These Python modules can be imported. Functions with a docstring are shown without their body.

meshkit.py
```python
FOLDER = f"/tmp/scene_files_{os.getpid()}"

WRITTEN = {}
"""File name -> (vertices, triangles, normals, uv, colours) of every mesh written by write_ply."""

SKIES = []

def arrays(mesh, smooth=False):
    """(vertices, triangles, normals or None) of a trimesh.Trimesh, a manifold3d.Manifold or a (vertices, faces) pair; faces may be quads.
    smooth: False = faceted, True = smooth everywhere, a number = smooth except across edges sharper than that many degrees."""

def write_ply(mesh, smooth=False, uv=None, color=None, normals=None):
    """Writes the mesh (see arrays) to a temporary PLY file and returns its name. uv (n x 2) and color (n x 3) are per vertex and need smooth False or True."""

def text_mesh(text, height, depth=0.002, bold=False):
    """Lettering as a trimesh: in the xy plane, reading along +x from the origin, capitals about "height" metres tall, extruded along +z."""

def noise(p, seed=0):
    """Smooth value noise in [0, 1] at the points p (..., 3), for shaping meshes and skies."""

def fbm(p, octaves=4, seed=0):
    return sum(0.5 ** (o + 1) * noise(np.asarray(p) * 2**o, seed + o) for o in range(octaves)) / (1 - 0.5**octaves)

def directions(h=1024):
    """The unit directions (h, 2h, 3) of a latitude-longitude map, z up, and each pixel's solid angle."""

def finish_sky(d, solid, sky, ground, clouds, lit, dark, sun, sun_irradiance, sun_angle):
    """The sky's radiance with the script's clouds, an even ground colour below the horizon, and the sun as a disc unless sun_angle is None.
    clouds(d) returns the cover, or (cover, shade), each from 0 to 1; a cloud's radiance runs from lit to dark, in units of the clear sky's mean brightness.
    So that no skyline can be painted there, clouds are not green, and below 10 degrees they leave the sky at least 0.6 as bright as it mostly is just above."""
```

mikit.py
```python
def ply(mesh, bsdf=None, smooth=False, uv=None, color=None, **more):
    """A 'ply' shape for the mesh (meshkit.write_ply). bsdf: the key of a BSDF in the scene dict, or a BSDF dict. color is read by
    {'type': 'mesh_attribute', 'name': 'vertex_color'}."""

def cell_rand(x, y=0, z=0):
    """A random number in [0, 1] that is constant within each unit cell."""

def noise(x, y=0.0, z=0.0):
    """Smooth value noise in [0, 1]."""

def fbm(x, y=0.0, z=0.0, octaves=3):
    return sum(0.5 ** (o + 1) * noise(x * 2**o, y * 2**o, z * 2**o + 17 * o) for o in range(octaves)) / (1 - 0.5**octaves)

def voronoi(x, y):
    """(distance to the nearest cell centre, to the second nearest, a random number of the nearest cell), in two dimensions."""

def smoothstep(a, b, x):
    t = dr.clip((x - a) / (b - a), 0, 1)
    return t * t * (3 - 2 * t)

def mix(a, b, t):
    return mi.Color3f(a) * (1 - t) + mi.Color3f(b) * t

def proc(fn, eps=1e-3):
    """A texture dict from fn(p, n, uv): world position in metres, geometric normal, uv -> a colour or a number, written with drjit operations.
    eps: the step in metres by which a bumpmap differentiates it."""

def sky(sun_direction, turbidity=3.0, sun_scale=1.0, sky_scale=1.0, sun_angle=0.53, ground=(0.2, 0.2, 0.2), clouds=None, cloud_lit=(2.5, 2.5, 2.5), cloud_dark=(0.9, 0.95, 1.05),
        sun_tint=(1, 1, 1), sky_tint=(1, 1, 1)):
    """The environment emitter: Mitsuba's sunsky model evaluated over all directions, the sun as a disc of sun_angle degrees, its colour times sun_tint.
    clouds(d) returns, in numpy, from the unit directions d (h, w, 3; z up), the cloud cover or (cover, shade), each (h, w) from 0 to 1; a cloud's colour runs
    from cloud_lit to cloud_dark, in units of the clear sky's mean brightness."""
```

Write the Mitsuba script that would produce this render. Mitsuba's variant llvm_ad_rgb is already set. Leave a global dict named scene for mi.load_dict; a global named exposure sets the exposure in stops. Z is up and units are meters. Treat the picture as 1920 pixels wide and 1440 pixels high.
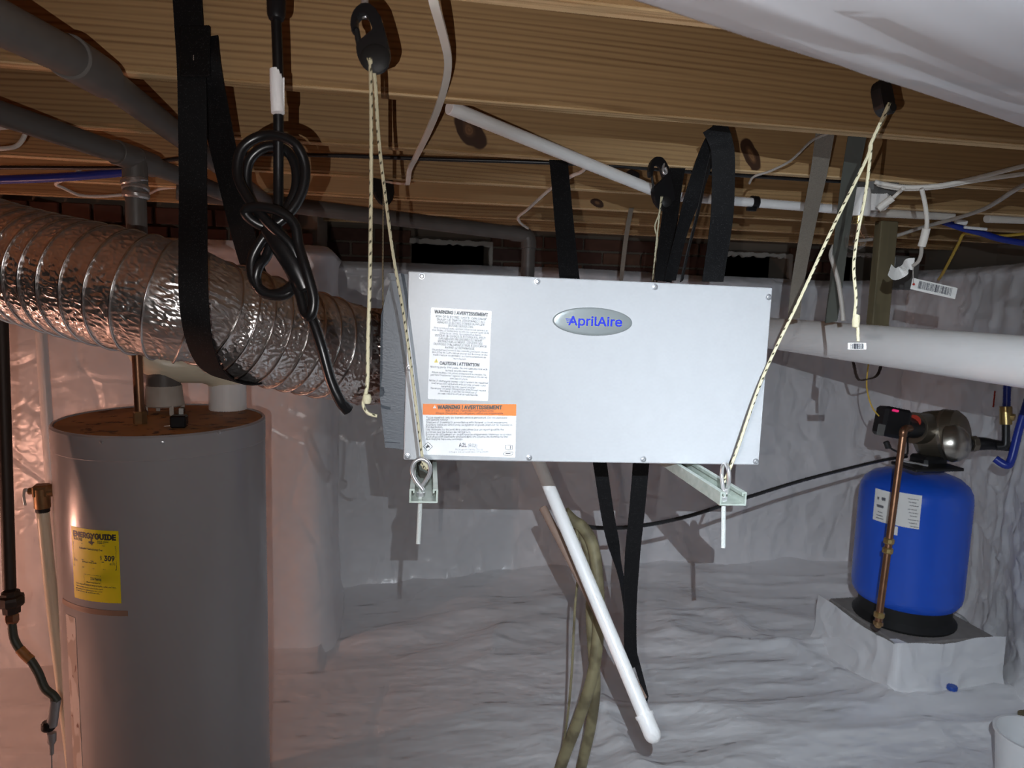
import math, random
import numpy as np, trimesh, drjit as dr, mitsuba as mi
import mikit, meshkit
from mikit import proc, noise, fbm, mix, smoothstep, cell_rand, voronoi
from shapely.geometry import Polygon, LineString, Point
from shapely import affinity
from scipy.spatial.transform import Rotation as Rot

T = mi.ScalarTransform4f
scene, labels = {'type': 'scene'}, {}
rng = np.random.default_rng(7)
PI = math.pi

# ------------------------------------------------------------------ camera, lights, exposure
F = 1331.0                                   # focal length in pixels of a 1920 x 1440 frame
CAM = np.array([0, 0, 1.45])                 # eye height above the crawl space floor
yaw, pitch, roll = math.radians(11.3), math.atan((720 - 559) / F), 0.0275
FWD = np.array([math.sin(yaw) * math.cos(pitch), math.cos(yaw) * math.cos(pitch), -math.sin(pitch)])
r0 = np.array([math.cos(yaw), -math.sin(yaw), 0.0]); u0 = np.cross(r0, FWD)
RIGHT = math.cos(roll) * r0 + math.sin(roll) * u0
UP = math.cos(roll) * u0 - math.sin(roll) * r0
scene['camera'] = {'type': 'thinlens', 'fov': 2 * math.degrees(math.atan(960 / F)), 'fov_axis': 'x',
    'aperture_radius': 0.0016, 'focus_distance': 1.25, 'near_clip': 0.02, 'far_clip': 50.0,
    'to_world': T().look_at(origin=CAM.tolist(), target=(CAM + FWD).tolist(), up=UP.tolist())}
exposure = 0.0

def rgb(r, g, b): return {'type': 'rgb', 'value': [float(r), float(g), float(b)]}
# head torch worn just above the camera, aimed at the lower right; the phone's own light beside the lens
HEAD = CAM + 0.05 * RIGHT + 0.135 * UP - 0.06 * FWD
aim = CAM + 2.4 * (FWD + (1480 - 960) / F * RIGHT - (1120 - 720) / F * UP)
scene['head_torch_light'] = {'type': 'spot', 'intensity': rgb(9.7, 11.0, 12.2), 'cutoff_angle': 39.0, 'beam_width': 9.0,
    'to_world': T().look_at(origin=HEAD.tolist(), target=aim.tolist(), up=[0, 0, 1])}
FLASH = CAM - 0.045 * RIGHT - 0.025 * UP
aim2 = CAM + 2 * FWD
scene['phone_light'] = {'type': 'spot', 'intensity': rgb(1.80, 1.74, 1.72), 'cutoff_angle': 70.0, 'beam_width': 20.0,
    'to_world': T().look_at(origin=FLASH.tolist(), target=aim2.tolist(), up=[0, 0, 1])}
BULB = np.array([-1.90, 1.70, .55]); BULB_INTENSITY = (1.95, .95, .67)      # lit work lamp hanging low, left of the frame

# ------------------------------------------------------------------ helpers
def at(px, py, d):
    """The point d metres along the lens axis on the line of sight through a pixel of the photograph."""
    return CAM + d * (FWD + (px - 960) / F * RIGHT - (py - 720) / F * UP)
def on_y(px, py, y):
    v = FWD + (px - 960) / F * RIGHT - (py - 720) / F * UP
    return CAM + v * (y - CAM[1]) / v[1]
def on_z(px, py, z):
    v = FWD + (px - 960) / F * RIGHT - (py - 720) / F * UP
    return CAM + v * (z - CAM[2]) / v[2]

def free(key):
    if key not in scene and key not in labels: return key
    i = 1
    while f'{key}_{i:03d}' in scene or f'{key}_{i:03d}' in labels: i += 1
    return f'{key}_{i:03d}'
def thing(name, label, cat, group=None, kind=None):
    key = free(name); labels[key] = {'label': label}
    if cat: labels[key]['category'] = cat
    if group: labels[key]['group'] = group
    if kind: labels[key]['kind'] = kind
    return key
def structure(name, label):
    labels[name] = {'label': label, 'kind': 'structure'}; return name
def put(parent, name, mesh, mat, smooth=30, uv=None, label=None, kind=None):
    """One mesh of the scene: a part when name is given, else the thing itself."""
    key = parent if name is None else free(parent + '__' + name)
    if uv is not None and smooth not in (True, False): smooth = True
    scene[key] = mikit.ply(mesh, mat, smooth=smooth, uv=uv)
    if label or kind:
        labels.setdefault(key, {})
        if label: labels[key]['label'] = label
        if kind: labels[key]['kind'] = kind
    return key
def solo(name, mesh, mat, label, cat, smooth=30, uv=None, group=None):
    k = thing(name, label, cat, group); put(k, None, mesh, mat, smooth, uv); return k

def cat(*ms): return trimesh.util.concatenate([m for m in ms])
def spline(pts, per=8, closed=False):
    p = np.asarray(pts, float); n = len(p)
    if n < 3 and not closed: return np.linspace(p[0], p[-1], per + 1)
    out = []
    for i in range(n if closed else n - 1):
        if closed: a, b, c, d = p[i - 1], p[i], p[(i + 1) % n], p[(i + 2) % n]
        else: a, b, c, d = p[max(i - 1, 0)], p[i], p[i + 1], p[min(i + 2, n - 1)]
        for t in np.arange(per) / per:
            out.append(.5 * (2 * b + (c - a) * t + (2 * a - 5 * b + 4 * c - d) * t * t + (3 * b - a - 3 * c + d) * t ** 3))
    if not closed: out.append(p[-1])
    return np.array(out)
def frames(p, closed=False):
    t = np.gradient(p, axis=0)
    if closed: t = np.roll(p, -1, 0) - np.roll(p, 1, 0)
    t /= np.linalg.norm(t, axis=1, keepdims=True) + 1e-12
    ref = np.array([0, 0, 1.0]) if abs(t[0][2]) < .9 else np.array([1.0, 0, 0])
    a = [np.cross(t[0], ref) / np.linalg.norm(np.cross(t[0], ref))]
    for i in range(1, len(p)):
        v = a[-1] - t[i] * (a[-1] @ t[i]); a.append(v / np.linalg.norm(v))
    a = np.array(a); return t, a, np.cross(t, a)
def tube(pts, r, sides=12, per=8, closed=False, want_uv=False, raw=False):
    p = np.asarray(pts, float) if raw else spline(pts, per, closed)
    t, a, b = frames(p, closed); n = len(p)
    if np.ndim(r) and len(np.atleast_1d(r)) != n:
        r = np.interp(np.linspace(0, 1, n), np.linspace(0, 1, len(r)), r)
    r = np.broadcast_to(r, (n,))
    ang = np.linspace(0, 2 * PI, sides + 1)[:-1] if not want_uv else np.linspace(0, 2 * PI, sides + 1)
    m = len(ang)
    v = (p[:, None] + r[:, None, None] * (np.cos(ang)[None, :, None] * a[:, None] + np.sin(ang)[None, :, None] * b[:, None])).reshape(-1, 3)
    f = []
    for i in range(n if closed else n - 1):
        j = (i + 1) % n
        for k in range(m if not want_uv else m - 1):
            l = (k + 1) % m
            f += [[i * m + k, i * m + l, j * m + l], [i * m + k, j * m + l, j * m + k]]
    f = np.array(f)
    if not closed:
        v = np.vstack([v, p[0], p[-1]]); c0, c1 = len(v) - 2, len(v) - 1
        cap = []
        for k in range(m if not want_uv else m - 1):
            l = (k + 1) % m
            cap += [[c0, l, k], [c1, (n - 1) * m + k, (n - 1) * m + l]]
        f = np.vstack([f, cap])
    mesh = trimesh.Trimesh(v, f[:, ::-1], process=False)
    if mesh.volume < 0: mesh.invert()
    if not want_uv: return mesh
    s = np.concatenate([[0], np.cumsum(np.linalg.norm(np.diff(p, axis=0), axis=1))])
    uv = np.stack([np.tile(ang / (2 * PI), n), np.repeat(s, m)], 1)
    uv = np.vstack([uv, [0, 0], [0, s[-1]]])
    return mesh, uv
def ribbon(pts, wdirs, w, th, per=8):
    """A strap: flat section w x th along a curve; wdirs = the width direction at each point."""
    p, d = spline(pts, per), spline(wdirs, per)
    t = np.gradient(p, axis=0); t /= np.linalg.norm(t, axis=1, keepdims=True)
    d = d - t * (d * t).sum(1, keepdims=True); d /= np.linalg.norm(d, axis=1, keepdims=True)
    n = np.cross(t, d); m = len(p)
    sec = [(-.5, -.5), (-.5, .5), (.5, .5), (.5, -.5)]
    v = np.stack([p + d * w * a + n * th * b for a, b in sec], 1).reshape(-1, 3)
    f = []
    for i in range(m - 1):
        for k in range(4):
            l = (k + 1) % 4
            f += [[i * 4 + k, i * 4 + l, i * 4 + 4 + l], [i * 4 + k, i * 4 + 4 + l, i * 4 + 4 + k]]
    e = (m - 1) * 4
    f += [[0, 2, 1], [0, 3, 2], [e, e + 1, e + 2], [e, e + 2, e + 3]]
    mesh = trimesh.Trimesh(v, np.array(f), process=False)
    if mesh.volume < 0: mesh.invert()
    return mesh
def cbox(sx, sy, sz, c=0.002, center=(0, 0, 0), R=None):
    h = np.array([sx, sy, sz]) / 2; c = min(c, h.min() * .9); v = []
    for s in np.ndindex(2, 2, 2):
        s = np.array(s) * 2 - 1
        for k in range(3):
            q = h - c; q[k] = h[k]; v.append(s * q)
    m = trimesh.convex.convex_hull(np.array(v))
    if R is not None: m.vertices = m.vertices @ np.asarray(R).T
    m.apply_translation(center); return m
def plainbox(lo, hi):
    lo, hi = np.array(lo, float), np.array(hi, float)
    m = trimesh.creation.box(hi - lo); m.apply_translation((lo + hi) / 2); return m
def lathe(profile, n=48, at=(0, 0, 0), axis=None):
    m = trimesh.creation.revolve(np.array(profile, float), sections=n)
    if m.volume < 0: m.invert()
    if axis is not None: m.apply_transform(trimesh.geometry.align_vectors([0, 0, 1], axis))
    m.apply_translation(at); return m
def rod(a, b, r, n=20):
    a, b = np.asarray(a, float), np.asarray(b, float)
    L = np.linalg.norm(b - a); c = min(r * .15, .001)
    return lathe([(0, 0), (r - c, 0), (r, c), (r, L - c), (r - c, L), (0, L)], n, a, (b - a) / L)
def basis(x, z):
    """Matrix whose columns are x, y = z cross x, z, made square to x."""
    x = np.asarray(x, float); x /= np.linalg.norm(x); z = np.asarray(z, float); z = z - x * (x @ z); z /= np.linalg.norm(z)
    return np.stack([x, np.cross(z, x), z], 1)
def extrude(poly, h, R=None, o=(0, 0, 0)):
    parts = [trimesh.creation.extrude_polygon(g, h, engine='earcut') for g in getattr(poly, 'geoms', [poly])]
    m = cat(*parts)
    if R is not None: m.vertices = m.vertices @ np.asarray(R).T
    m.apply_translation(o); return m
def thread(a, b, r, pitch=.0016, n=14):
    a, b = np.asarray(a, float), np.asarray(b, float); L = np.linalg.norm(b - a)
    z = np.arange(0, L, pitch / 2); rr = np.where(np.arange(len(z)) % 2, r, r * .86)
    return lathe([(0, 0)] + [(q, s) for q, s in zip(rr, z)] + [(0, L)], n, a, (b - a) / L)

# ------------------------------------------------------------------ materials
def pr(color, rough=.5, **k):
    return {'type': 'twosided', 'bsdf': {'type': 'principled', 'base_color': rgb(*color) if isinstance(color, (tuple, list)) else color, 'roughness': rough if isinstance(rough, dict) else float(rough), **k}}
def bump(inner, tex, s):
    return {'type': 'twosided', 'bsdf': {'type': 'bumpmap', 'arbitrary': tex, 'scale': s, 'bsdf': inner['bsdf']}}
def mat(name, d): scene['mat_' + name] = d; return 'mat_' + name

KNOTS = [(*on_y(x, y, Y_)[[0, 2]], rx, rz, Y_) for x, y, Y_, rx, rz in ((880, 243, 1.582, .030, .040), (1408, 290, 1.582, .022, .036), (1120, 380, 2.4, .022, .016), (860, 360, 1.99, .008, .010), (800, 355, 1.99, .02, .016))]
def wood_fn(p, n, uv):
    k = dr.floor((p.y - .70) / .41)
    off = cell_rand(k, 3) * 13.0
    w = fbm(p.x * .55 + off, p.y * 2.5, p.z * 3.0 + off) + .10 * fbm(p.x * 3.2 + off, p.y * 8, p.z * 24.0)
    fine = noise(p.x * 3.0 + off, p.y * 320.0, p.z * 320.0)
    amp = smoothstep(.22, .65, noise(p.x * .45 + off, p.y * 4, p.z * 8 + 5))
    t = p.z / .0115 + p.y / .012 + 9.0 * w
    ring = .5 + .5 * dr.sin(6.2832 * t)
    ring = ring * ring * ring
    g = .20 + .58 * ring * (.12 + .88 * amp) * (.4 + 1.0 * noise(p.x * 2.2 + off, p.y * 70, p.z * 70)) + .30 * (fine - .5)
    c = mix((.40, .26, .130), (.20, .115, .052), dr.clip(g, 0, 1))
    c = c * mix((.86, .84, .80), (1.10, 1.08, 1.02), fbm(p.x * .8 + off, p.y * 3, p.z * 4))
    c = c * (.85 + .30 * cell_rand(k, 9))
    for (kx, kz, rx, rz, ky) in KNOTS:
        d = dr.sqrt(dr.square((p.x - kx + .5 * (p.z - kz)) / rx) + dr.square((p.z - kz) / rz)) + .25 * (noise(p.x * 60, p.z * 60) - .5)
        kn = mix((.045, .020, .010), (.20, .10, .045), smoothstep(.55, .15, d) * (.8 + .2 * dr.sin(d * 30)))
        c = mix(c, kn, smoothstep(1.08, .92, d) * smoothstep(.06, .03, dr.abs(p.y - ky)))
    return c
mat('wood', pr(proc(wood_fn), .62, specular=.3))
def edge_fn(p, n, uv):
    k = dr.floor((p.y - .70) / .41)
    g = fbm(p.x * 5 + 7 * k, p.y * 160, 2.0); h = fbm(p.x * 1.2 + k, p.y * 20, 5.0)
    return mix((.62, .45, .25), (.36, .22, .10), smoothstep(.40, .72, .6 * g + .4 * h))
mat('edge_wood', pr(proc(edge_fn), .7, specular=.2))  # splintery grain, with the lit look of the undersides painted into its paler tone
def ply_fn(p, n, uv):
    g = fbm(p.x * 2.0, p.y * 25.0, 3.0)
    return mix((.42, .27, .14), (.28, .16, .07), smoothstep(.3, .75, g))
mat('subfloor', pr(proc(ply_fn), .7, specular=.2))
def liner_fn(p, n, uv):
    s = fbm(p.x * 1.3 + 4, p.y * 1.3, p.z * 1.3 + 2)
    sp = fbm(p.x * 30, p.y * 30, p.z * 30)
    return mix((.73, .73, .745), (.65, .65, .66), smoothstep(.35, .75, s)) * (.97 + .06 * sp)
def crinkle_fn(p, n, uv):
    a, b, c = voronoi(p.x * 7.0 + 1.3 * noise(p.x * 5, p.y * 5, p.z * 5) + p.y * 3.1, p.z * 6.0 + p.y * 4.3 + 1.5 * noise(p.x * 4 + 7, p.y * 4, p.z * 4))
    q = fbm(p.x * 22, p.y * 22, p.z * 22)
    return dr.minimum(b - a, .25) * .011 + q * .005
mat('liner', bump(pr(proc(liner_fn), .27, specular=.6), proc(crinkle_fn, eps=.004), 1.15))
def floor_bump_fn(p, n, uv):
    return fbm(p.x * 9, p.y * 24, 1.0) * .012 + fbm(p.x * 34, p.y * 50, 2.0) * .0025
mat('floor_liner', bump(pr(proc(liner_fn), .30, specular=.6), proc(floor_bump_fn, eps=.004), 1.0))
mat('mortar', pr((.15, .125, .10), .9, specular=.1))
for i, c in enumerate([(.105, .055, .040), (.085, .045, .035), (.125, .070, .048), (.070, .042, .036)]):
    mat(f'brick{i}', pr(proc((lambda c: lambda p, n, uv: mix(c, tuple(x * .6 for x in c), fbm(p.x * 40, p.y * 40, p.z * 40)))(c)), .9, specular=.1))
mat('seal_foam', pr((.30, .29, .26), .9, specular=.1))
mat('white_paint', pr(proc(lambda p, n, uv: mi.Color3f(.415, .422, .432) * (.985 + .03 * noise(p.x * 300, p.y * 300, p.z * 300))), .38, specular=.45))
def hammer_fn(p, n, uv): return fbm(p.x * 420, p.y * 420, p.z * 420, octaves=2) * .0010
mat('hammertone', bump(pr((.115, .124, .138), .45, specular=.35), proc(hammer_fn, eps=.0005), .35))
mat('grey_metal', pr((.36, .36, .37), .4, metallic=.5))
mat('zinc', pr((.70, .73, .70), .30, metallic=.5))
mat('dull_zinc', pr(proc(lambda p, n, uv: mix((.34, .40, .34), (.52, .56, .51), fbm(p.x * 90, p.y * 90, p.z * 90))), .40, metallic=.45))
mat('chrome', pr((.80, .80, .80), .22, metallic=.80))
mat('screw', pr((.50, .51, .53), .32, metallic=.7))
mat('label_white', pr((.76, .76, .76), .35, specular=.4))
mat('ink', pr((.035, .035, .04), .5))
mat('ink_grey', pr((.10, .10, .115), .5))
mat('ink_fine', pr((.26, .26, .28), .5))
mat('ink_orange', pr((.20, .045, .02), .5))
mat('orange', pr((.80, .22, .05), .35, specular=.4))
mat('hazard_yellow', pr((.75, .62, .12), .4))
mat('badge', pr((.30, .33, .33), .24, metallic=.45, clearcoat=.6))
mat('logo_blue', pr((.018, .030, .48), .3))
def foil_fn(p, n, uv):
    return mix((.88, .85, .83), (.72, .66, .62), smoothstep(.4, .8, fbm(p.x * 30, p.y * 30, p.z * 30)))
mat('foil', pr(proc(foil_fn), .25, metallic=.95))
mat('foil_tape', pr((.52, .42, .38), .13, metallic=1.0))
mat('foil_rib', pr((.82, .80, .79), .2, metallic=1.0))
def weave_fn(p, n, uv):
    q = noise(p.x * 900, p.y * 900, p.z * 500)
    return mix((.0045, .0045, .005), (.020, .020, .021), smoothstep(.60, .95, q))
mat('webbing', pr(proc(weave_fn), .6, specular=.18))
mat('grey_webbing', pr(proc(lambda p, n, uv: mix((.17, .15, .12), (.24, .21, .17), noise(p.x * 500, p.y * 500, p.z * 400))), .7))
mat('dark_webbing', pr((.085, .09, .075), .7))
mat('black_rubber', pr((.006, .006, .0065), .30, specular=.40))
mat('black_plastic', pr((.008, .008, .009), .38, specular=.35))
mat('black_matte', pr((.012, .012, .012), .55, specular=.3))
def rope_fn(p, n, uv):
    a = uv.y / .0032 + uv.x * 2
    b = uv.y / .0032 - uv.x * 2
    br = .5 + .5 * dr.sin(6.2832 * a) * dr.sin(6.2832 * b)
    c = mix((.38, .345, .22), (.56, .52, .37), br)
    fleck = smoothstep(.80, .90, dr.cos(6.2832 * (uv.y / .0135 - uv.x)) * .5 + .5) * smoothstep(.55, .75, dr.cos(6.2832 * uv.x * 2 + uv.y * 30) * .5 + .5)
    return mix(c, (.05, .045, .03), fleck)
mat('rope', pr(proc(rope_fn), .8, specular=.1))
mat('white_pvc', pr((.86, .86, .85), .30, specular=.5))
mat('cream_pvc', pr((.74, .68, .52), .35, specular=.5))
mat('tan_pvc', pr((.30, .21, .165), .4, specular=.4))  # white pipe in shadow: the shade is painted in as brown
mat('grey_abs', pr(proc(lambda p, n, uv: mix((.085, .078, .072), (.12, .11, .10), fbm(p.x * 25, p.y * 25, p.z * 25))), .45, specular=.4))
mat('dark_iron', pr((.035, .022, .016), .55, metallic=.3))
mat('tape_silver', pr((.55, .52, .50), .25, metallic=.8))
mat('copper', pr(proc(lambda p, n, uv: mix((.34, .175, .10), (.17, .088, .052), fbm(p.x * 30, p.y * 30, p.z * 30))), .38, metallic=.85))
mat('brass', pr((.50, .36, .15), .32, metallic=.9))
mat('bronze', pr(proc(lambda p, n, uv: mix((.36, .22, .10), (.20, .12, .06), fbm(p.x * 60, p.y * 60, p.z * 60))), .42, metallic=.7))
mat('cable_white', pr((.66, .62, .56), .5))
mat('cable_grey', pr((.40, .37, .33), .5))
mat('cable_black', pr((.012, .012, .013), .4))
mat('cable_yellow', pr((.55, .36, .05), .5))
mat('pex_blue', pr((.012, .030, .26), .35))
mat('olive_hose', pr(proc(lambda p, n, uv: mix((.235, .205, .115), (.12, .10, .055), smoothstep(.4, .75, fbm(p.x * 22, p.y * 22, p.z * 22)))), .6))
mat('heater_jacket', pr((.29, .285, .295), .22, specular=.5, clearcoat=.4))
def rust_fn(p, n, uv):
    s = fbm(p.x * 9, p.y * 9, 1.0); q = fbm(p.x * 45, p.y * 45, 2.0)
    return mix(mix((.34, .17, .065), (.22, .105, .045), smoothstep(.35, .7, s)), (.10, .05, .03), smoothstep(.62, .8, q))
mat('rusty_top', pr(proc(rust_fn), .6, specular=.3))
mat('energy_yellow', pr((.80, .66, .015), .4))
mat('brown_tape', pr((.25, .155, .11), .45))
mat('dirty_white', pr(proc(lambda p, n, uv: mix((.52, .49, .44), (.34, .30, .25), fbm(p.x * 25, p.y * 25, p.z * 25))), .55))
mat('strip_label', pr(proc(lambda p, n, uv: mix(mix((.60, .56, .53), (.42, .36, .32), smoothstep(.45, .55, noise(p.x * 60, p.y * 60, p.z * 22))), (.16, .07, .05), smoothstep(.72, .78, fbm(p.x * 60, p.y * 60, p.z * 40)))), .4))  # reflection on the glossy jacket, painted as blotches on a thin strip
mat('orange_tape', pr((.36, .15, .045), .5))
mat('green_black', pr((.05, .055, .04), .5))
mat('tank_blue', pr((.008, .075, .50), .28, specular=.5, clearcoat=.5))
mat('concrete', pr(proc(lambda p, n, uv: mix((.27, .25, .235), (.19, .175, .165), fbm(p.x * 60, p.y * 60, p.z * 60))), .9, specular=.1))
mat('stainless', pr((.46, .43, .38), .30, metallic=.95))
mat('dark_stainless', pr((.20, .17, .13), .38, metallic=.85))
mat('red_plastic', pr((.35, .035, .02), .75, specular=.1))
mat('blue_plastic', pr((.012, .06, .33), .4))
mat('bucket_white', pr((.72, .73, .74), .4))
mat('duct_wrap', pr(proc(lambda p, n, uv: mix((.50, .505, .525), (.42, .425, .445), fbm(p.x * 5, p.y * 5, p.z * 5))), .45, specular=.35))
mat('post_wood', pr(proc(lambda p, n, uv: mix((.17, .14, .075), (.11, .09, .05), fbm(p.x * 60, p.y * 60, p.z * 3))), .75))
mat('paper', pr((.70, .69, .66), .6))
mat('glass', {'type': 'thindielectric', 'int_ior': 1.5})
mat('led_pink', {'type': 'diffuse', 'reflectance': rgb(.3, .02, .08)})
mat('porcelain', pr((.66, .63, .60), .35))
mat('box_grey', pr((.085, .083, .078), .5))

# ------------------------------------------------------------------ the setting
BACK, JOG, ZJ, ZSUB = 3.5, 2.85, 1.765, 2.0
structure('ceiling', 'wooden subfloor boards above the joists')
put('ceiling', None, plainbox((-3.6, -1.6, ZSUB), (4.2, 4.0, ZSUB + .02)), 'mat_subfloor', False)
for k in range(-4, 7):
    y = .762 + .41 * k
    m = cbox(7.6, .038, ZSUB - ZJ, .006, (.25, y + .019, (ZSUB + ZJ) / 2))
    jk = put('ceiling', 'joist', m, 'mat_wood', False)
    put(jk, 'bottom_edge', cbox(7.6, .030, .004, .0015, (.25, y + .019, ZJ - .0012)), 'mat_edge_wood', False, label='splintery bottom edge painted paler to look lit')
put('ceiling', 'rim_board', plainbox((-3.4, 3.24, ZJ - .002), (4.1, 3.28, ZSUB)), 'mat_wood', False)

# floor: white liner with folds
def ridged(q): return 1 - np.abs(2 * q - 1)
def nz(x, y, z=0.0, seed=0): return meshkit.noise(np.stack([x, y, np.broadcast_to(z, np.shape(x))], -1), seed)
def fb(x, y, z=0.0, seed=0, o=3): return meshkit.fbm(np.stack([x, y, np.broadcast_to(z, np.shape(x))], -1), o, seed)
def grid(nu, nv):
    i, j = np.meshgrid(np.arange(nu - 1), np.arange(nv - 1), indexing='ij')
    a = i * nv + j
    return np.vstack([np.stack([a, a + nv, a + nv + 1], -1).reshape(-1, 3), np.stack([a, a + nv + 1, a + 1], -1).reshape(-1, 3)])
gx, gy = np.linspace(-3.4, 3.6, 440), np.linspace(-1.5, 3.7, 400)
X, Y = np.meshgrid(gx, gy, indexing='ij')
wx = X + .35 * fb(X * 1.1, Y * 1.1, 0, 3); wy = Y + .22 * fb(X * .9 + 5, Y * 2, 0, 5)
right_side = 1 / (1 + np.exp(-(X - .75) / .25))
Z = .042 * (ridged(fb(wx * 1.0, wy * 3.1, 0, 11, 2)) ** 3 - .35) * (.35 + .85 * right_side)
Z += .011 * (ridged(fb(wx * 1.7 + 9, wy * 6.5 + 1.2 * X, 0, 12, 2)) ** 4 - .25) * (.25 + .95 * right_side)
Z += .020 * (fb(X * .9, Y * 1.4, 0, 14) - .5)
def ridge_line(a, b, h, w):
    a, b = np.asarray(a)[:2], np.asarray(b)[:2]; d = b - a; L = np.linalg.norm(d); d = d / L
    s = (X - a[0]) * d[0] + (Y - a[1]) * d[1]; q = -(X - a[0]) * d[1] + (Y - a[1]) * d[0] + .02 * np.sin(s * 9)
    return h * np.exp(-(q / w) ** 2) * np.clip(np.minimum(s / .12 + .5, (L - s) / .12 + .5), 0, 1)
Z += ridge_line(on_z(1120, 1290, 0), on_z(1215, 1520, 0), .030, .05)
Z += ridge_line(on_z(1360, 1160, 0), on_z(1700, 1330, 0), .020, .05)
Z += ridge_line(on_z(660, 1210, 0), on_z(1060, 1130, 0), .035, .07)
Z += ridge_line(on_z(730, 1290, 0), on_z(690, 1480, 0), -.006, .012)
Z += ridge_line(on_z(760, 1240, 0), on_z(1050, 1170, 0), .022, .06)
Z += ridge_line(on_z(1280, 1130, 0), on_z(1560, 1180, 0), .03, .08)
wall_y = np.where(X < -.19, JOG, BACK)
Z += .05 * np.exp(-np.clip(wall_y - Y, 0, None) / .08)
def floor_z(x, y): return float(np.interp(y, gy, Z[np.abs(gx - x).argmin()]))
structure('floor', 'white plastic liner spread over the crawl space floor')
put('floor', None, (np.stack([X, Y, Z], -1).reshape(-1, 3), grid(*X.shape)), 'mat_floor_liner', True)

# walls: masonry body, brick courses showing above the liner, liner sheet
VENTS = []
for x0, x1, top in ((772, 919, 452), (1352, 1481, 476), (1566, 1642, 470), (1838, 1935, 468)):
    a, b = on_y(x0, top, BACK), on_y(x1, top + 4, BACK)
    VENTS.append((a[0], b[0], 1.52, min(a[2], 1.735)))
structure('wall_back', 'brick foundation wall at the far side with dark vent openings')
xs = [-.3] + [v for q in VENTS for v in q[:2]] + [4.0]
body = [plainbox((-.3, BACK + .02, 0), (4.0, BACK + .2, 1.52)), plainbox((-.3, BACK + .02, 1.735), (4.0, BACK + .2, ZSUB))]
for i in range(0, len(xs), 2): body.append(plainbox((xs[i], BACK + .02, 1.52), (xs[i + 1], BACK + .2, 1.735)))
put('wall_back', None, cat(*body), 'mat_mortar', False)
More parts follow.
